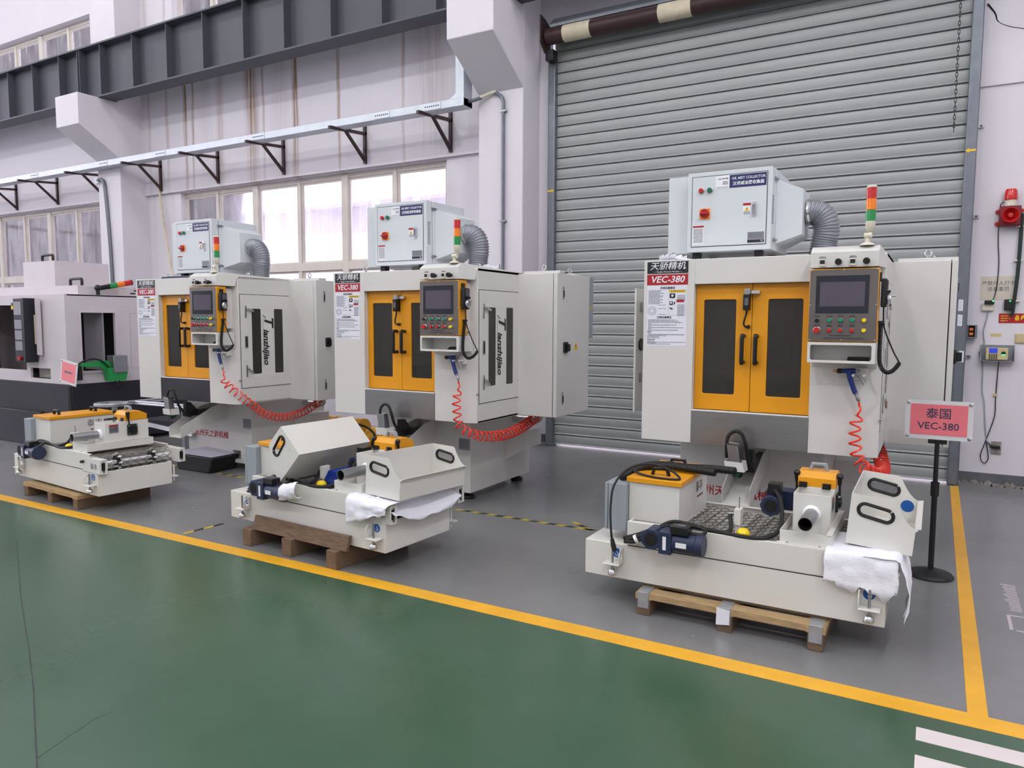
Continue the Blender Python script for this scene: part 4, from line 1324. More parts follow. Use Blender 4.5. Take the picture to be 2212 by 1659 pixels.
    MB().cyl((.197, .695, 2.30), (.213, .695, 2.302), .090, 30).build('hose_clamp', CHROME, t)
    for x in (-.48, -.06):
        for yy in (.40, .85):
            MB().box(x - .025, x + .025, yy - .03, yy + .03, 1.957, 2.03).build('support_foot', RUBBER, t)
    return t


mist = make_mist()
mist['label'] = 'light grey oil mist collector on the machine in front of the shutter'
m2 = copy_tree(mist)
m2.location = (-3.804, 4.776, 0)
m2['label'] = 'light grey oil mist collector on the middle machine, in front of the windows'
m1 = copy_tree(mist)
m1.location = (-6.394, 4.672, 0)
m1.rotation_euler = (0, 0, .0187)
m1['label'] = 'light grey oil mist collector on the farthest left machine'
pw = tag(MB().tube(spline([(-3.66, 5.50, 1.985), (-3.50, 5.45, 1.99), (-3.30, 5.52, 1.985)], 8), lambda i: .05 + .012 * math.sin(i * 1.7), 14).build('crumpled_wrap', CLEARW), 'crumpled clear plastic wrap around the duct foot on the middle machine', 'wrap')
pw2 = tag(MB().tube(spline([(-1.66, 4.90, 1.975), (-1.60, 4.93, 1.985), (-1.50, 4.98, 1.975)], 8), lambda i: .022 + .008 * math.sin(i * 2.1), 10).build('crumpled_wrap', CLEARW), 'crumpled clear plastic on the roof corner of the machine by the shutter', 'wrap')
tp = tag(MB().tube([(-1.62, 4.92, 1.992), (-1.45, 4.96, 1.964)], .008, 6).build('packing_strap', PWH), 'white packing strap on the roof of the machine by the shutter', 'strap')
fd = MB()
fd.prism([(-7.0, 1.966), (-6.3, 1.966), (-6.3, 2.0), (-6.55, 1.995), (-6.98, 1.99)], 'y', 4.86, 5.2)
tag(fd.build('folded_sheet', mat('dark_blue_sheet', (40, 52, 70), .5, bump=.3, bscale=20)), 'folded dark blue sheet under the collector of the farthest left machine', 'sheet')
# ------------------------------------------------------------------ chip conveyor tanks on pallets
def grab_handle(x, y, z, w, parent, ax='x', m=BLACK):
    mb = MB()
    h = .042
    prof = [(-w, 0), (-w + .012, h), (w - .012, h), (w, 0), (w - .016, 0), (w - .024, h - .013), (-w + .024, h - .013), (-w + .016, 0)]
    if ax == 'x':
        mb.prism([(x + a, z + b) for a, b in prof], 'y', y - .012, y + .012)
    else:
        mb.prism([(y + a, z + b) for a, b in prof], 'x', x - .012, x + .012)
    return mb.build('grab_handle', m, parent, bevel=.003)


def disc_hook(x, y, z, parent):
    s = MB().cyl((x, y, z), (x, y - .0012, z), .026, 28).build('hook_sticker', PBLUE, parent)
    hk = [(x + .004 + .008 * math.cos(a), y - .0018, z - .008 + .008 * math.sin(a)) for a in [math.radians(d) for d in range(-200, 60, 20)]] + [(x + .004, y - .0018, z + .004), (x + .002, y - .0018, z + .014)]
    MB().tube(hk, .0018, 5).build('hook_mark', PWH, s)


def foot(x, parent, s=1, y=0.0):
    """levelling foot on an angle bracket; s = +1 puts the web right of the rod; y = tank face"""
    fb = MB()
    fb.box(x - .047, x + .047, y - .065, y, .228, .236)
    wx = x + .045 * s
    n = 14
    hole = [(y - .030 + .013 * math.cos(2 * math.pi * i / n), .278 + .022 * math.sin(2 * math.pi * i / n)) for i in range(n)]
    fb.plate([(y - .06, .236), (y, .236), (y, .318), (y - .035, .318), (y - .06, .29)], [hole], .006, side(wx + .003))
    b = fb.build('foot_bracket', WHITE2, parent, bevel=.003)
    MB().cyl((x, y - .035, .19), (x, y - .035, .325), .0065, 10).build('threaded_rod', ZINC, b)
    MB().lathe([(.0, 0), (.022, .003), (.025, .006)], (x, y - .035, .166), (0, 0, 1), 18).build('foot_pad', mat('orange_pad', (206, 112, 60), .5), b)
    MB().lathe([(.025, 0), (.0255, .01), (.019, .026), (.009, .034)], (x, y - .035, .172), (0, 0, 1), 18).build('foot_ball', CHROME, b)


def make_tank(loc, rz, label):
    t = thing('chip_conveyor_tank', label, 'conveyor tank', loc, rz, 'white chip conveyor tanks on pallets')
    # lower tank
    k = MB()
    k.box(-.756, .756, 0, .006, .142, .335).box(-.756, .756, .614, .62, .142, .335)
    k.box(-.756, -.750, .006, .614, .142, .335).box(.750, .756, .006, .614, .142, .335)
    k.box(-.750, .750, .006, .614, .142, .15)
    k.box(-.750, -.50, .006, .614, .327, .335)
    k.build('tank', WHITE2, t, bevel=.003)
    B(-.505, .755, -.0006, .002, .3335, .3375).build('seam_shade', DARK, t)  # dark strip paints the gap shade along the tank and frame joint
    # conveyor frame
    fr = MB()
    fr.box(-.51, .62, .002, .012, .3365, .467).box(-.51, .62, .66, .672, .3365, .467)
    fr.box(-.51, .62, .002, .030, .463, .468).box(-.51, .62, .645, .672, .463, .468)
    fr.box(-.51, -.50, .012, .66, .3365, .467)
    fr.build('conveyor_frame', WHITE2, t, bevel=.002)
    B(-.49, .70, .02, .652, .345, .352).build('conveyor_floor', mat('inner_sheet', (190, 188, 184), .35, .4), t)
    for y0, y1, so in ((-.004, .058, 0), (.655, .72, 1)):
        c = MB()
        c.box(.52, .80, y0, y0 + .004, .325, .44).box(.52, .80, y1 - .004, y1, .325, .44)
        c.box(.52, .80, y0, y1, .436, .44).box(.52, .80, y0, y1, .325, .329)
        c.plate(rect(y0, y1, .325, .44), [rect(y0 + .016, y1 - .016, .35, .415)], .004, side(.796))
        c.build('tensioner_channel', WHITE2, t, bevel=.002)
        for z in (.345, .418):
            MB().cyl((.795, (y0 + y1) / 2, z), (.803, (y0 + y1) / 2, z), .008, 8).build('channel_bolt', ZINC, t)
        B(.70, .79, y0 + .02, y1 - .02, .36, .405).build('tensioner_block', BLACK, t)
    # wire mesh belt running up and round the tail shaft
    def belt(s):
        if s < .88:
            return Vector((-.24 + s, 0, .452 - .02 * math.sin(math.pi * s / .88)))
        a = (s - .88) / .072
        return Vector((.64 + .072 * math.sin(a), 0, .38 + .072 * math.cos(a)))
    wire = MB()
    smax = .88 + .072 * math.pi * .95
    ny = 17
    st = .0165
    cells = int(smax / st)
    dy = .60 / ny
    for j in range(ny):
        yc = .045 + dy * (j + .5)
        pts = []
        for i in range(cells + 1):
            p = belt(i * st)
            sgn = 1 if ((i // 2) + j) % 2 else -1
            p.y = yc + sgn * dy * .5
            pts.append(p)
        wire.tube(pts, .0025, 4)
    wb_ = wire.build('mesh_belt', WIRE, t)
    wb_['kind'] = 'stuff'
    MB().cyl((.64, .02, .38), (.64, .655, .38), .016, 14).build('tail_shaft', PWH, t)
    for y in (.205, .50):
        n = 12
        pr_ = []
        for i in range(n * 2):
            rr = .066 if i % 2 else .054
            pr_.append((.64 + rr * math.cos(math.pi * i / n), .38 + rr * math.sin(math.pi * i / n)))
        sp = MB().prism(pr_, 'y', y, y + .012).build('sprocket', DARK, t)
        for i in range(8):
            a = math.pi * 2 * i / 8
            MB().cyl((.64 + .066 * math.cos(a), y - .006, .38 + .066 * math.sin(a)), (.64 + .066 * math.cos(a), y + .018, .38 + .066 * math.sin(a)), .0085, 8).build('roller', PWH, sp)
    for i in range(6):
        a = math.pi * 2 * i / 6
        MB().cyl((.64 + .06 * math.cos(a), .21, .38 + .06 * math.sin(a)), (.64 + .06 * math.cos(a), .51, .38 + .06 * math.sin(a)), .004, 6).build('cross_rod', ZINC, t)
    for i in range(7):
        MB().cyl((-.235 + .075 * i, .035, .462), (-.235 + .075 * i, .64, .430), .0045, 6).build('screen_rod', ZINC, t)
    # end box with amber lid
    eb = MB().box(-.54, -.255, .10, .65, .336, .45).box(-.54, -.255, .10, .65, .4525, .666)
    box_ = eb.build('end_box', WHITE2, t, bevel=.002)
    lid = B(-.552, -.243, .088, .662, .666, .694).build('end_box_lid', ORANGE, t, bevel=.003)
    grab_handle(-.40, .22, .694, .055, lid)
    grab_handle(-.40, .54, .694, .055, lid)
    text('泰丰', .07, PGREY, box_, (-.254, .48, .60), face='side', name='marker_writing')
    dashes([(.44, .56, .545, .012)], PGREY, box_, side(-.2545), name='marker_scribble', seed=21)
    # grey control box
    cbx = B(-.648, -.542, .06, .50, .39, .655).build('control_box', SGREY, t, bevel=.003)
    B(-.651, -.648, .066, .494, .395, .65).build('box_gasket', DARK, t)
    B(-.668, -.651, .06, .50, .39, .655).build('box_door', SGREY, t, bevel=.003)
    # drive gear motor on the front
    mo = MB()
    yc, zc = -.075, .418
    mo.cyl((-.225, yc, zc), (-.105, yc, zc), .053, 28).cyl((-.105, yc, zc), (-.068, yc, zc), .058, 28)
    mo.box(-.290, -.225, yc - .055, yc + .06, zc - .058, zc + .058)
    oc = []
    for i in range(8):
        a = math.pi / 8 + math.pi * i / 4
        oc.append((-.335 + .056 * math.cos(a), zc + .006 + .056 * math.sin(a)))
    mo.prism(oc, 'y', yc - .045, yc + .07)
    mo.box(-.31, -.285, yc - .03, yc + .04, zc - .04, zc + .04)
    dm = mo.build('drive_motor', NAVY, t, bevel=.003)
    MB().cyl((-.335, yc - .046, zc + .006), (-.335, yc - .040, zc + .006), .036, 24).build('output_bore', DARK, dm)
    tb = B(-.235, -.140, yc - .045, yc + .03, zc + .050, zc + .092).build('terminal_box', BLACK, dm, bevel=.003)
    B(-.205, -.165, yc - .02, yc + .01, zc + .092, zc + .0935).build('box_label', PGREY, dm)
    for x0, x1, z0, z1 in ((-.268, -.250, zc - .035, zc + .035), (-.200, -.145, zc - .012, zc + .014)):
        lb = B(x0, x1, yc - .0565, yc - .0545, z0, z1).build('motor_label', PWH, dm)
    # filter housing, its tray and amber lid
    ft = MB()
    ft.box(.273, .277, .04, .60, .468, .528).box(.511, .515, .04, .60, .468, .528).box(.277, .511, .04, .044, .468, .528).box(.277, .511, .596, .60, .468, .528)
    ft.box(.277, .511, .044, .596, .474, .478).box(.262, .526, .012, .04, .468, .472).box(.485, .515, .04, .60, .524, .528)
    tray = ft.build('filter_tray', WHITE2, t, bevel=.0015)
    sl = MB()
    for i in range(3):
        for j in range(3):
            sl.box(.32 + i * .06 + .01 * (j % 2), .345 + i * .06 + .01 * (j % 2), .07 + .035 * j, .077 + .035 * j, .478, .4785)
    sl.build('drain_slot', DARK, tray)['kind'] = 'stuff'
    for x in (.31, .46):
        MB().cyl((x, .025, .472), (x, .025, .475), .007, 6).build('tray_bolt', ZINC, tray)
    fbx = MB()
    fbx.box(.306, .310, .205, .58, .478, .684).box(.481, .485, .205, .575, .478, .684)
    fbx.box(.310, .481, .205, .209, .478, .684).box(.310, .481, .37, .575, .478, .688).box(.310, .481, .209, .37, .60, .603)
    fbox = fbx.build('filter_housing', WHITE2, t, bevel=.002)
    MB().prism([(.375, .688), (.375, .735), (.40, .766), (.50, .766), (.566, .735), (.566, .688)], 'x', .300, .486).build('filter_lid', ORANGE, t, bevel=.003)
    grab_handle(.393, .45, .764, .05, t, m=SGREY)
    for x in (.325, .44):
        MB().box(x - .018, x + .022, .366, .376, .690, .712).box(x - .018, x + .022, .350, .378, .686, .690).build('hinge', BLACK, t)
    for x in (.292, .502):
        kn = MB().lathe([(.006, 0), (.006, .05), (.010, .055), (.012, .085), (.017, .092), (.018, .105), (.012, .112), (0, .113)], (x, .40, .655), (0, -.12, 1), 16).build('clamp_lever', BLACK, t)
    bk = MB().prism(rrect(.387, .474, .563, .657, .010), 'x', .486, .498).build('bearing_flange', mat('dark_green_cast', (28, 38, 38), .45), t, bevel=.002)
    MB().cyl((.498, .43, .61), (.510, .43, .61), .026, 20).cyl((.51, .43, .61), (.512, .43, .61), .014, 16).build('bearing_hub', BLACK, bk)
    for a in (-1, 1):
        for b in (-1, 1):
            MB().cyl((.498, .43 + .032 * a, .61 + .035 * b), (.505, .43 + .032 * a, .61 + .035 * b), .007, 8).build('flange_bolt', CHROME, bk)
    rp_ = B(.4855, .4868, .236, .316, .596, .668).build('rating_plate', mat('anodised_plate', (150, 152, 158), .4, .5), t)
    B(.4868, .4872, .240, .312, .650, .664).build('plate_band', PRED, rp_)
    dashes([(.242, .31, .642 - .008 * i, .004) for i in range(5)], PBLACK, rp_, side(.4870), seed=4)
    # discharge pipe
    pp = MB()
    n = 24
    prof = [(.033, 0), (.033, .225), (.030, .225), (.030, 0)]
    pp.lathe([(.0335, 0), (.0335, .225), (.0305, .225), (.0305, .02), (0, .02)], (.397, .205, .585), (0, -1, 0), 28)
    pipe = pp.build('discharge_pipe', ZINC, t)
    MB().lathe([(.045, 0), (.044, .008), (.036, .018), (.0335, .02)], (.397, .205, .585), (0, -1, 0), 24).build('weld_collar', PWH, t)
    B(.37, .42, -.002, .004, .56, .61)
    MB().cyl((.397, .183, .585), (.397, .186, .585), .0302, 24).build('pipe_bore', DARK, pipe)
    # second motor left of the filter
    m2 = MB().cyl((.178, .30, .575), (.178, .34, .575), .056, 8).cyl((.178, .34, .575), (.178, .46, .575), .050, 24)
    m2.box(.125, .30, .46, .56, .525, .63)
    mo2 = m2.build('filter_motor', NAVY, t, bevel=.003)
    MB().cyl((.178, .299, .575), (.178, .301, .575), .034, 24).build('fan_grille', DARK, mo2)
    B(.150, .215, .36, .44, .625, .685).build('terminal_box', BLACK, mo2, bevel=.003)
    # level switch with yellow float
    vb = MB().box(.025, .06, .14, .20, .49, .575).box(.03, .055, .15, .19, .40, .49).build('level_switch', WHITE2, t, bevel=.002)
    MB().cyl((.045, .17, .575), (.045, .17, .635), .003, 6).build('float_rod', ZINC, vb)
    MB().cyl((.025, .17, .545), (-.005, .17, .54), .010, 12).build('cable_fitting', ZINC, vb)
    MB().lathe([(.0, -.03), (.022, -.026), (.034, -.01), (.034, .01), (.022, .026), (0, .03)], (.085, .10, .462), (0, 0, 1), 10).build('float_ball', YEL, vb)
    # cables
    MB().tube(spline([(-.50, -.03, .375), (-.44, -.04, .40), (-.36, -.03, .44), (-.27, .01, .495), (-.17, .03, .49), (-.05, .03, .47), (.02, .05, .475), (.02, .11, .49), (.0, .16, .535)], 8), .011, 10).build('sensor_cable', RUBBER, t)
    MB().tube(spline([(-.52, -.02, .378), (-.44, -.02, .41), (-.33, .0, .46), (-.22, .015, .485), (-.05, .02, .478), (.10, .01, .472), (.20, .02, .478), (.255, .10, .50), (.255, .20, .56), (.225, .30, .62), (.19, .36, .65)], 8), .011, 10).build('motor_cable', RUBBER, t)
    MB().tube(spline([(-.51, -.035, .365), (-.43, -.05, .385), (-.35, -.02, .45), (-.25, -.005, .485), (-.13, -.01, .495), (-.075, -.04, .49), (-.08, -.07, .475), (-.115, -.075, .472), (-.14, -.075, .475)], 8), .010, 10).build('drive_cable', RUBBER, t)
    MB().cyl((-.445, -.047, .387), (-.433, -.044, .395), .026, 12).build('cable_tie', PWH, t)
    # feet and stickers
    foot(-.578, t, 1)
    foot(.690, t, -1)
    disc_hook(-.570, -.0005, .285, t)
    disc_hook(.700 - .015 + .0, -.0005, .29, t)
    fbk = MB()
    MB().box(.70, .79, .62, .66, .20, .208).cyl((.75, .64, .16), (.75, .64, .30), .007, 10).build('rear_foot', WHITE2, t)
    MB().cyl((.545, -.006, .405), (.545, -.03, .405), .012, 14).build('plug_bolt', BLACK, t)
    text('泰丰', .055, PGREY, t, (.705, -.0048, .375), name='marker_writing')
    return t


tk3 = make_tank((-.901, 3.72, 0), 0.0, 'white conveyor tank with a tilted basket and foam at its right end')
tk1 = copy_tree(tk3)
tk1.location = (-6.475, 3.424, 0)
tk1.rotation_euler = (0, 0, math.radians(-4.77))
tk1['label'] = 'farthest left conveyor tank with its wire mesh belt uncovered'
tk2 = copy_tree(tk3)
tk2.location = (-3.585, 3.452, 0)
tk2.rotation_euler = (0, 0, math.radians(-4.02))
tk2['label'] = 'middle conveyor tank carrying two white baskets'


def pallet(loc, rz, label, metal=True):
    p = thing('wooden_pallet', label, 'pallet', loc, rz, 'pallets under the conveyor tanks')
    for x in (-.425, .0, .425):
        s_ = B(x - .036, x + .036, 0, .62, .0, .10).build('stringer', WOODD, p, bevel=.004)
        B(x - .045, x + .045, -.002, .62, .085, .118).build('stringer_cap', WOOD, p, bevel=.003)
        if metal:
            B(x - .030, x + .030, -.006, .10, .04, .1265).build('metal_plate', mat('pallet_plate', (168, 170, 174), .4, .5, var=.2, vscale=20), p, bevel=.002)
    for y0, y1, z0, z1 in ((.0, .085, .088, .1235), (.12, .22, .1185, .1415), (.34, .44, .1185, .1415), (.52, .62, .1185, .1415)):
        B(-.462, .462, y0, y1, z0, z1).build('board', WOOD, p, bevel=.003)
    return p


pallet((-.855, 3.632, 0), 0.0, 'wooden pallet with metal corner plates under the conveyor tank by the shutter')
pallet((-6.46, 3.374, 0), math.radians(-3.5), 'wooden pallet under the farthest left conveyor tank', False)
p2 = thing('wooden_pallet', 'wooden pallet of three dark skids under the middle conveyor tank', 'pallet', (-3.60, 3.36, 0), math.radians(-4.5), 'pallets under the conveyor tanks')
for x in (-.455, -.04, .39):
    B(x - .045, x + .045, 0, .66, 0, .118).build('stringer', WOODD, p2, bevel=.004)
for y in (.16, .38, .56):
    B(-.50, .44, y, y + .09, .118, .1415).build('board', WOODD, p2, bevel=.003)
plk = MB().prism([(-.062, .116), (-.038, .113), (-.008, .205), (-.032, .212)], 'x', -.44, .48).build('timber_plank', WOODD, None, bevel=.003)
plk.location = (-3.585, 3.452, 0)
plk.rotation_euler = (0, math.radians(-.3), math.radians(-4.02))
tag(plk, 'thick weathered timber plank leaning on the front of the middle tank', 'plank')
ptag = tag(MB().prism([(-.895, .035), (-.83, .045), (-.828, .118), (-.893, .124)], 'y', 3.622, 3.6245).build('paper_tag', PWHITE), 'torn white paper tag on the middle skid of the near pallet', 'tag')


# ------------------------------------------------------------------ baskets
def make_basket(label, L_=.64):
    b = thing('parts_basket', label, 'basket', group='white sheet metal baskets')
    W, H, D, lip = .285, .245, .195, .125
    crv = []
    for i in range(11):
        s = i / 10
        a = D + (W - D + .012) * s
        h = H - .018 + (lip - H + .018) * (1 - (1 - s) ** 1.9)
        if i == 0:
            crv += [(D - .02, H), (D - .006, H - .005)]
        crv.append((a, h))
    outl = [(0, 0), (W, 0), (W, lip - .01)] + [(x, z) for x, z in reversed(crv)] + [(0, H)]
    ang = math.radians(-8)
    cx, cz = .112, .170
    hole = []
    for i in range(28):
        a = 2 * math.pi * i / 28
        ex = .046 * (1 if math.cos(a) >= 0 else -1) + .030 * math.cos(a)
        ez = .030 * math.sin(a)
        hole.append((cx + ex * math.cos(ang) - ez * math.sin(ang), cz + ex * math.sin(ang) + ez * math.cos(ang)))
    for y in (0, L_ - .004):
        MB().plate(outl, [hole], .004, front(y)).build('side_panel', WHITE2, b)
        ring = [(x, y + .002, z) for x, z in hole]
        ring = resample([Vector(q) for q in ring[5:] + ring[:6]], .006)[:-1]
        MB().tube(ring, .0088, 8).build('hand_hole_trim', RUBBER, b)
    MB().box(0, .004, .004, L_ - .004, 0, H).build('back_panel', WHITE2, b)
    MB().box(.004, W, .004, L_ - .004, 0, .004).build('bottom_panel', WHITE2, b)
    MB().prism([(W, .004), (W, lip), (W + .022, lip + .006), (W + .022, lip + .010), (W - .004, lip + .004), (W - .004, .004)], 'y', .004, L_ - .004).build('front_panel', WHITE2, b)
    return b


bk3 = make_basket('tilted white basket standing on the right end of the tank by the shutter')
bk3.matrix_world = Matrix.Translation((-.901 + .566, 3.72 + .10, .492)) @ Matrix.Rotation(math.radians(4.5), 4, 'Y')
bk2 = copy_tree(bk3)
bk2['label'] = 'upright white basket on the right end of the middle tank'
bkL = copy_tree(bk3)
bkL['label'] = 'upturned white basket leaning across the middle tank, hand hole towards us'
M2 = Matrix.Translation((-3.585, 3.452, 0)) @ Matrix.Rotation(math.radians(-4.02), 4, 'Z')
bk2.matrix_world = M2 @ Matrix.Translation((.545, .045, .478)) @ Matrix.Rotation(math.radians(2.0), 4, 'Y') @ Matrix.Rotation(math.radians(-1.5), 4, 'X')
bkL.matrix_world = M2 @ Matrix.Translation((.056, .585, .684)) @ Matrix.Rotation(math.radians(-46), 4, 'Y') @ Matrix.Rotation(math.pi, 4, 'Z')
dsk = MB().cyl((0, 0, 0), (0, -.0015, 0), .032, 28).build('hook_sticker', PBLUE, bk3)
dsk.location = (.235, .635, .09)


# ------------------------------------------------------------------ foam sheets, film, hoses
def sheet(name, label, cat, fn, nu, nv, m, th=.0025, seed=1, rag=.02):
    rd = random.Random(seed)
    vs = []
    ph = [rd.uniform(0, 6.28) for _ in range(8)]
    for i in range(nu + 1):
        for j in range(nv + 1):
            u, v = i / nu, j / nv
            p = Vector(fn(u, v))
            w = .006 * math.sin(9 * u + 5 * v + ph[0]) + .004 * math.sin(17 * u - 11 * v + ph[1]) + .003 * math.sin(31 * v + ph[2])
            p += Vector((w * .5, -abs(w), w * .3 + abs(w) * .2))
            if j == nv:
                p.z += rag * (math.sin(13 * u + ph[3]) + .6 * math.sin(29 * u + ph[4]))
            vs.append(p)
    fs = [(i * (nv + 1) + j, (i + 1) * (nv + 1) + j, (i + 1) * (nv + 1) + j + 1, i * (nv + 1) + j + 1) for i in range(nu) for j in range(nv)]
    o = MB().add(vs, fs).build(name, m, None, ang=80)
    s = o.modifiers.new('thick', 'SOLIDIFY')
    s.thickness = th
    return tag(o, label, cat)


def drape(px, zt, hang, yf, yb, back=.3):
    """over the tank edge: from behind (yb) forward to the face (yf) and then down"""
    def fn(u, v):
        x = px[0] + (px[1] - px[0]) * u
        a = v * (back + hang(u))
        if a < back:
            return (x, yb + (yf - yb) * a / back, zt)
        d = a - back
        return (x, yf - .012 * math.sin(min(d / .05, 1) * 1.57), zt - d)
    return fn


sheet('foam_sheet', 'white foam sheet hanging over the right front corner of the near tank', 'foam sheet',
      drape((-.41, -.10), .480, lambda u: .155 + .03 * u, 3.700, 4.05), 22, 26, FOAM, seed=2)


def fnr(u, v):
    y = 3.69 + .36 * u
    d = v * .44
    if d < .14:
        return (-.24 + d, y, .4795 - .004 * v)
    q = d - .14
    return (-.095 + .035 * math.sin(q * 9) + .05 * q, y - .10 * q * (1 - u), .474 - q * (.88 + .08 * u))


sheet('foam_sheet', 'white foam sheet fluttering off the right end of the near tank', 'foam sheet', fnr, 20, 24, FOAM, seed=5, rag=.015)


def to2(x, y, z):
    return M2 @ Vector((x, y, z))


def fn2(u, v):
    x = .46 + .36 * u
    d = v * .62
    bk_ = .38
    if d < bk_:
        return to2(x, .40 - d * 1.03, .474 - .02 * u)
    q = d - bk_
    return to2(x - .12 * q * 0, -.010 - .03 * math.sin(min(q / .06, 1) * 1.57) - .02 * u, .472 - .02 * u - q * (.75 - .55 * u))


sheet('foam_sheet', 'white foam sheet under the upright basket of the middle tank', 'foam sheet', fn2, 22, 26, FOAM, seed=9, rag=.006)


def fn3(u, v):
    y = .02 + .66 * u
    d = v * .22
    return to2(.66 + d * .75, y, .472 - .10 * v - .06 * math.sin(3.14 * u) * v)


sheet('foam_sheet', 'white foam strip sagging along the right end of the middle tank', 'foam sheet', fn3, 22, 10, FOAM, seed=12, rag=.008)


def fn4(u, v):
    a = v * 3.6
    return to2(-.07 + .17 * u, -.085 - .045 * math.sin(a) - .01 * u, .425 + .055 * math.cos(a) + .04 * u)


sheet('foam_wrap', 'white foam wrap around the drive motor of the middle tank', 'foam sheet', fn4, 14, 16, FOAM, seed=4, rag=.0)
fl = MB()
for i in range(1):
    fl.prism([(.02, .40), (.12, .40), (.20, .49), (.08, .50)], 'y', .08, .26)
fo = fl.build('plastic_film', SKYBLUE)
fo.matrix_world = M2 @ Matrix.Translation((.03, .06, .055))
tag(fo, 'crumpled dark blue plastic film inside the middle tank', 'film')

# corrugated hoses and a cord lying on the near tank's end box
O3 = Vector((-.901, 3.72, 0))


def o3(pts):
    return [Vector(p) + O3 for p in pts]


for k, (pts, lab) in enumerate((
        ([(-.60, .14, .673), (-.575, .24, .69), (-.52, .32, .715), (-.42, .36, .722), (-.28, .345, .722), (-.12, .31, .722)], 'front black corrugated hose on the near tank lid, shorter'),
        ([(-.55, .30, .712), (-.50, .39, .716), (-.42, .42, .718), (-.30, .41, .718), (-.15, .385, .728), (-.02, .35, .735)], 'rear black corrugated hose on the near tank lid, longer'))):
    pth = resample(spline(o3(pts), 20), .0025)
    tag(MB().tube(pth, lambda i: .020 + .0018 * math.sin(i * 2 * math.pi / 4), 16).build('corrugated_hose', RUBBER, ang=80), lab, 'hose', 'black hoses on the near tank')
cpts = o3([(-.575, -.055, .37), (-.585, -.05, .44), (-.60, -.02, .55), (-.595, .02, .66), (-.55, .12, .735), (-.46, .20, .755), (-.34, .19, .735), (-.27, .15, .703), (-.30, .12, .700), (-.40, .12, .700), (-.50, .16, .702), (-.56, .22, .705), (-.58, .30, .68)])
pc_ = thing('extension_cable', 'black power cord with connector looping over the near tank lid', 'cord')
MB().tube(spline(cpts, 10), .0065, 8).build('cord', RUBBER, pc_)
MB().tube(o3([(-.575, -.055, .375), (-.565, -.06, .34), (-.555, -.063, .31)]), lambda i: (.010, .014, .013)[i], 10).build('connector', BLACK, pc_)

# ------------------------------------------------------------------ pink sign stands
def sign(loc, rz, label, lines, tilt=0.0, H_=1.08, roll=0.0):
    s = thing('sign_stand', label, 'sign', loc, rz, 'pink paper signs on black stands')
    MB().lathe([(.0, 0), (.125, 0), (.128, .008), (.115, .022), (.05, .034), (.022, .045), (.0, .045)], (0, 0, 0), (0, 0, 1), 32).build('base', RUBBER, s)
    ps = MB().cyl((0, 0, .03), (0, 0, .56), .0165, 18).build('pole', BLACK, s)
    MB().cyl((0, 0, .50), (0, 0, .585), .024, 18).build('pole_collar', BLACK, s)
    MB().cyl((0, 0, .56), (0, 0, H_ - .235), .0135, 16).build('upper_pole', BLACK, s)
    hw, hh = .178, .118
    zc = H_ - .115
    Tm = Matrix.Translation((0, -.012, zc)) @ Matrix.Rotation(tilt, 4, 'X') @ Matrix.Rotation(roll, 4, 'Y')
    B(-hw, hw, -.003, .003, -hh, hh).build('clear_holder', ACRYL, s).matrix_local = Tm
    pap = B(-.150, .150, -.0045, -.003, -.092, .095).build('paper', PINK, s)
    pap.matrix_local = Tm
    for body, size, z in lines:
        text(body, size, mat('sign_print', (62, 62, 88), .6), pap, (0, -.0052, z), bold=.0006)
    for x in (-1, 1):
        for z in (-1, 1):
            st_ = MB().lathe([(.009, 0), (.010, .004), (.006, .008), (0, .009)], (x * .163, -.003, z * .102), (0, -1, 0), 14).build('stud', CHROME, s)
            st_.matrix_local = Tm
    B(-.05, .05, -.006, .006, H_ - .26, H_ - .225).build('holder_clip', BLACK, s)
    return s


sign((.035, 5.115, 0), math.radians(-1.0), 'pink sign stand reading VEC-380 beside the nearest machine', (('泰国', .068, .036), ('VEC-380', .060, -.038)))
sg2 = sign((-7.55, 4.20, 0), math.radians(-6), 'small pink sign stand beside the black-based machine at the left', (), math.radians(-4), 1.13, math.radians(6))
for o in find(sg2, 'paper'):
    dashes([(-.085, .085, .0, .022)], PGREY, o, front(-.0048), seed=3)

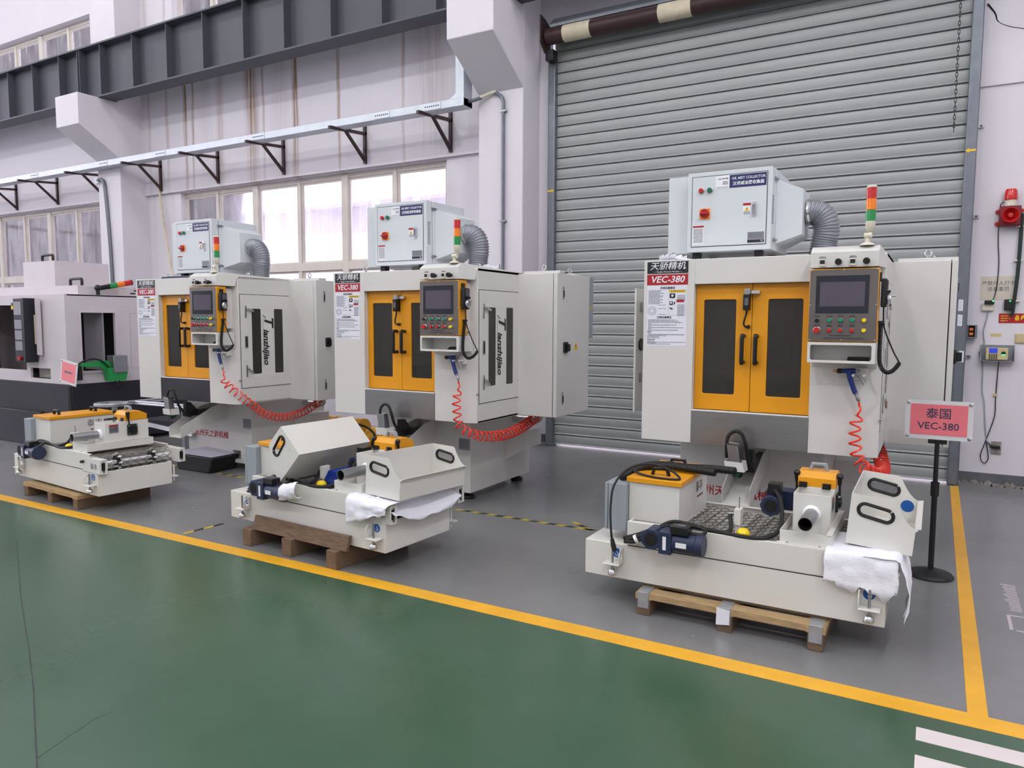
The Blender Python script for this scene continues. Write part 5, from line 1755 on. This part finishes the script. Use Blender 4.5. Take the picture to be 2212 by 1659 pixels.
# ------------------------------------------------------------------ older black and white machine at the left
def make_left():
    t = thing('machine_tool', 'older white and black machine tool with open doorways at the left edge', 'machine', (-8.863, 4.90, 0))
    # local x <= 0 towards the left, y >= 0 to the back
    B(-2.6, 0, 0, 2.0, .05, .778).build('base', M4B, t, bevel=.006)
    MB().box(-1.55, -.55, -.05, .05, .0, .42).build('base_block', M4B, t, bevel=.006)
    body = MB()
    body.plate(rect(-2.6, 0, .778, 1.846), [rect(-2.4, -.885, .92, 1.72), rect(-.80, -.36, .83, .955)], .03, front(0))
    body.plate(rect(.03, 2.0, .778, 1.846), [rect(.18, .60, .93, 1.63)], .03, side(0))
    body.box(-2.6, 0, .03, 2.0, 1.826, 1.846).box(-2.6, 0, 1.97, 2.0, .778, 1.826).box(-2.6, -2.57, .03, 1.97, .778, 1.826)
    body.build('enclosure', M4W, t, bevel=.003)
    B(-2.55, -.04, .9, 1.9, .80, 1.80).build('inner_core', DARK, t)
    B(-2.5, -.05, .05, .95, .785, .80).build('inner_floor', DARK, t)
    B(-.80, -.36, .10, .12, .83, .955).build('pocket_back', mat('inner_grey', (120, 118, 112), 0.5), t)
    # side doorway jamb and frame
    B(-.42, -.03, .46, .48, .93, 1.63).build('jamb', mat('jamb_grey', (150, 146, 150), .5), t)
    MB().plate(rect(.155, .635, .90, 1.655), [rect(.18, .60, .93, 1.63)], .02, side(.015)).build('door_frame', M4W, t)
    MB().plate(rect(.80, 1.05, .93, 1.63), [rect(.804, 1.046, .934, 1.626)], .003, side(.002)).build('panel_seam', SGREY, t)
    # upper boxes
    ub = B(-2.2, -.15, .25, 1.5, 1.846, 1.96).build('roof_box', M4W, t, bevel=.003)
    B(-1.45, -.72, .30, 1.0, 1.96, 2.28).build('roof_tower', M4W, t, bevel=.003)
    vt = B(-.55, .0, .75, 1.4, 1.846, 1.94).build('vent_box', M4W, t)
    for i in range(3):
        for j in range(2):
            B(.0, .003, .82 + .16 * i + .05 * j, .89 + .16 * i + .05 * j, 1.87 + .035 * j, 1.885 + .035 * j).build('vent_slot', DARK, vt)
    for x, y, z in ((-1.05, .4, 2.28), (-.35, .35, 1.96)):
        MB().tube(spline([(x - .12, y, z), (x - .12, y, z + .07), (x - .09, y, z + .085), (x + .09, y, z + .085), (x + .12, y, z + .07), (x + .12, y, z)], 5), .017, 8).build('carry_handle', BLACK, t)
    # control pendant
    cp = B(-.93, -.60, -.10, -.03, 1.03, 1.80).build('control_cabinet', M4B, t, bevel=.006)
    MB().box(-.63, -.58, -.16, -.02, 1.03, 1.80).build('cabinet_edge', M4B, t, bevel=.004)
    for i, z in enumerate((1.60, 1.43, 1.30, 1.17)):
        B(-.91, -.75, -.104, -.10, z, z + (.16 if i == 0 else .11)).build('key_panel', mat('key_grey', (140, 138, 146), .4), cp)
    MB().cyl((-.80, -.10, 1.075), (-.80, -.13, 1.075), .025, 14).build('stop_button', RED, cp)
    B(-.52, -.47, -.06, -.02, 1.12, 1.79).build('door_rail', M4W, t)
    B(-.575, -.54, -.05, -.02, 1.25, 1.60).build('cable_track', CREAM, t)
    B(-1.06, -.97, -.06, 0, 1.66, 1.75).build('limit_switch', BLACK, t, bevel=.004)
    B(-1.05, -.98, -.065, -.06, 1.67, 1.71).build('switch_label', PYEL, t)
    # tilted signal lamp
    sg = MB().cyl((-.02, .42, 1.846), (-.02, .42, 1.92), .022, 12).ball((-.02, .42, 1.93), .04, 8).cyl((-.02, .44, 1.93), (-.02, .56, 1.955), .03, 14).build('lamp_stem', BLACK, t)
    p = Vector((-.02, .56, 1.955))
    d = Vector((0, .095, .02))
    for m in (GRL, ORL, REDL):
        MB().cyl(p, p + d, .034, 18).build('signal_lens', m, sg)
        p = p + d
    MB().cyl(p, p + d * .12, .036, 18).build('lamp_cap', BLACK, sg)
    # green work arm swung out of the side doorway
    ar = MB().prism([(.10, 1.03), (.42, 1.05), (.60, .94), (.62, .84), (.46, .86), (.34, .98), (.10, .99)], 'x', .06, .10).build('work_arm', GRN, t)
    MB().prism([(.42, .80), (.62, .80), (.66, .96), (.40, .96)], 'x', .05, .16).build('gripper_cup', GRN, t)
    B(.04, .18, .46, .64, .90, 1.11).build('gripper_motor', ZINC, t, bevel=.006)
    B(.0, .10, -.02, .12, .83, 1.0).build('arm_drive', BLACK, t, bevel=.004)
    MB().tube(spline([(.08, .05, .99), (.10, .15, 1.06), (.12, .30, 1.07), (.12, .42, .98), (.13, .48, .85), (.13, .52, .74), (.12, .56, .80), (.13, .62, .92)], 8), .010, 8).build('arm_cable', RUBBER, t)
    # dark sliding door half open and hanging wires
    B(-1.75, -1.55, -.02, .02, .92, 1.75).build('sliding_door', M4B, t)
    MB().prism([(-1.20, .93), (-.92, .93), (-1.20, 1.20)], 'y', .25, .27).build('inner_guard', mat('inner_grey', (120, 118, 112), 0.5), t)
    MB().tube(spline([(-1.25, .1, 1.6), (-1.2, .1, 1.45), (-1.1, .1, 1.38), (-.95, .1, 1.37)], 6), .006, 6).build('loose_wire', IVORY, t)
    B(-2.25, -1.98, -.04, .05, .93, 1.78).build('orange_panel', mat('orange_red_paint', (216, 84, 40), .45), t)
    return t


make_left()
# aluminium conveyor frame standing between the two machines
af = thing('aluminium_frame', 'low aluminium profile conveyor frame behind the farthest left tank', 'frame', (-7.80, 4.75, 0), math.radians(2))


def prof_bar(a, b, parent, name='profile_bar', s=.022):
    mb = MB()
    a = Vector(a)
    b = Vector(b)
    d, u, w = basis(b - a)
    for k in (-1, 1):
        for q in (-1, 1):
            c = u * (s * .55 * k) + w * (s * .55 * q)
            mb.cyl(a + c, b + c, s * .5, 8)
    mb.cyl(a, b, s * .8, 8)
    return mb.build(name, ALU, parent)


prof_bar((0, 0, .62), (0, 1.2, .62), af)
prof_bar((.75, .35, .62), (.75, 1.2, .62), af)
prof_bar((0, .30, .62), (.95, .30, .62), af)
prof_bar((0, .30, .40), (.95, .30, .32), af)
for x, y in ((0.0, .05), (.0, 1.15), (.75, .35), (.75, 1.15)):
    prof_bar((x, y, 0), (x, y, .60), af, 'leg')
MB().lathe([(.16, 0), (.17, .008), (.17, .03), (.16, .038), (.10, .04), (.10, 0)], (-.06, .05, .60), (0, 0, 1), 32).build('curved_rail', ALU, af)
B(.10, .92, .33, .80, .36, .44).build('tray', M4B, af, bevel=.004)
bg_ = thing('black_bin', 'black plastic bin with a pale cover beneath the farthest left machine', 'bin', (-6.58, 4.95, 0))
MB().prism([(-.20, .0), (.28, .0), (.34, .16), (-.26, .16)], 'y', -.12, .22).build('tub', RUBBER, bg_, bevel=.01)
MB().prism([(-.20, .165), (.30, .165), (.26, .185), (-.14, .205)], 'y', -.10, .20).build('cover', mat('pale_cover', (196, 192, 208), .35), bg_)
# yellow wrapped rolls on the floor between the machines
yw = thing('wrapped_roll', 'yellow film wrapped roll lying between the left and middle machines', 'roll', (-5.55, 6.2, 0))
MB().tube(spline([(-.5, .0, .36), (-.25, -.02, .365), (.0, .0, .36), (.10, 0, .355)], 8), lambda i: .105 + .008 * math.sin(i * 1.9), 18).build('wrapped_body', YWRAP, yw)
B(-.45, .08, -.12, .12, 0, .27).build('support_block', CREAM, yw)
yw2 = thing('wrapped_roll', 'shorter yellow wrapped roll with black cables beside the middle machine', 'roll', (-5.02, 6.0, 0))
MB().tube(spline([(-.16, .0, .31), (0, -.02, .315), (.2, .0, .31)], 8), lambda i: .105 + .008 * math.sin(i * 1.9), 18).build('wrapped_body', YWRAP, yw2)
B(-.14, .18, -.10, .10, 0, .22).build('support_block', CREAM, yw2)
MB().tube(spline([(-.35, -.1, .46), (-.1, -.14, .44), (.02, -.15, .36), (-.02, -.15, .26), (.1, -.15, .20), (.22, -.15, .22)], 8), .012, 8).build('black_cable', RUBBER, yw2)
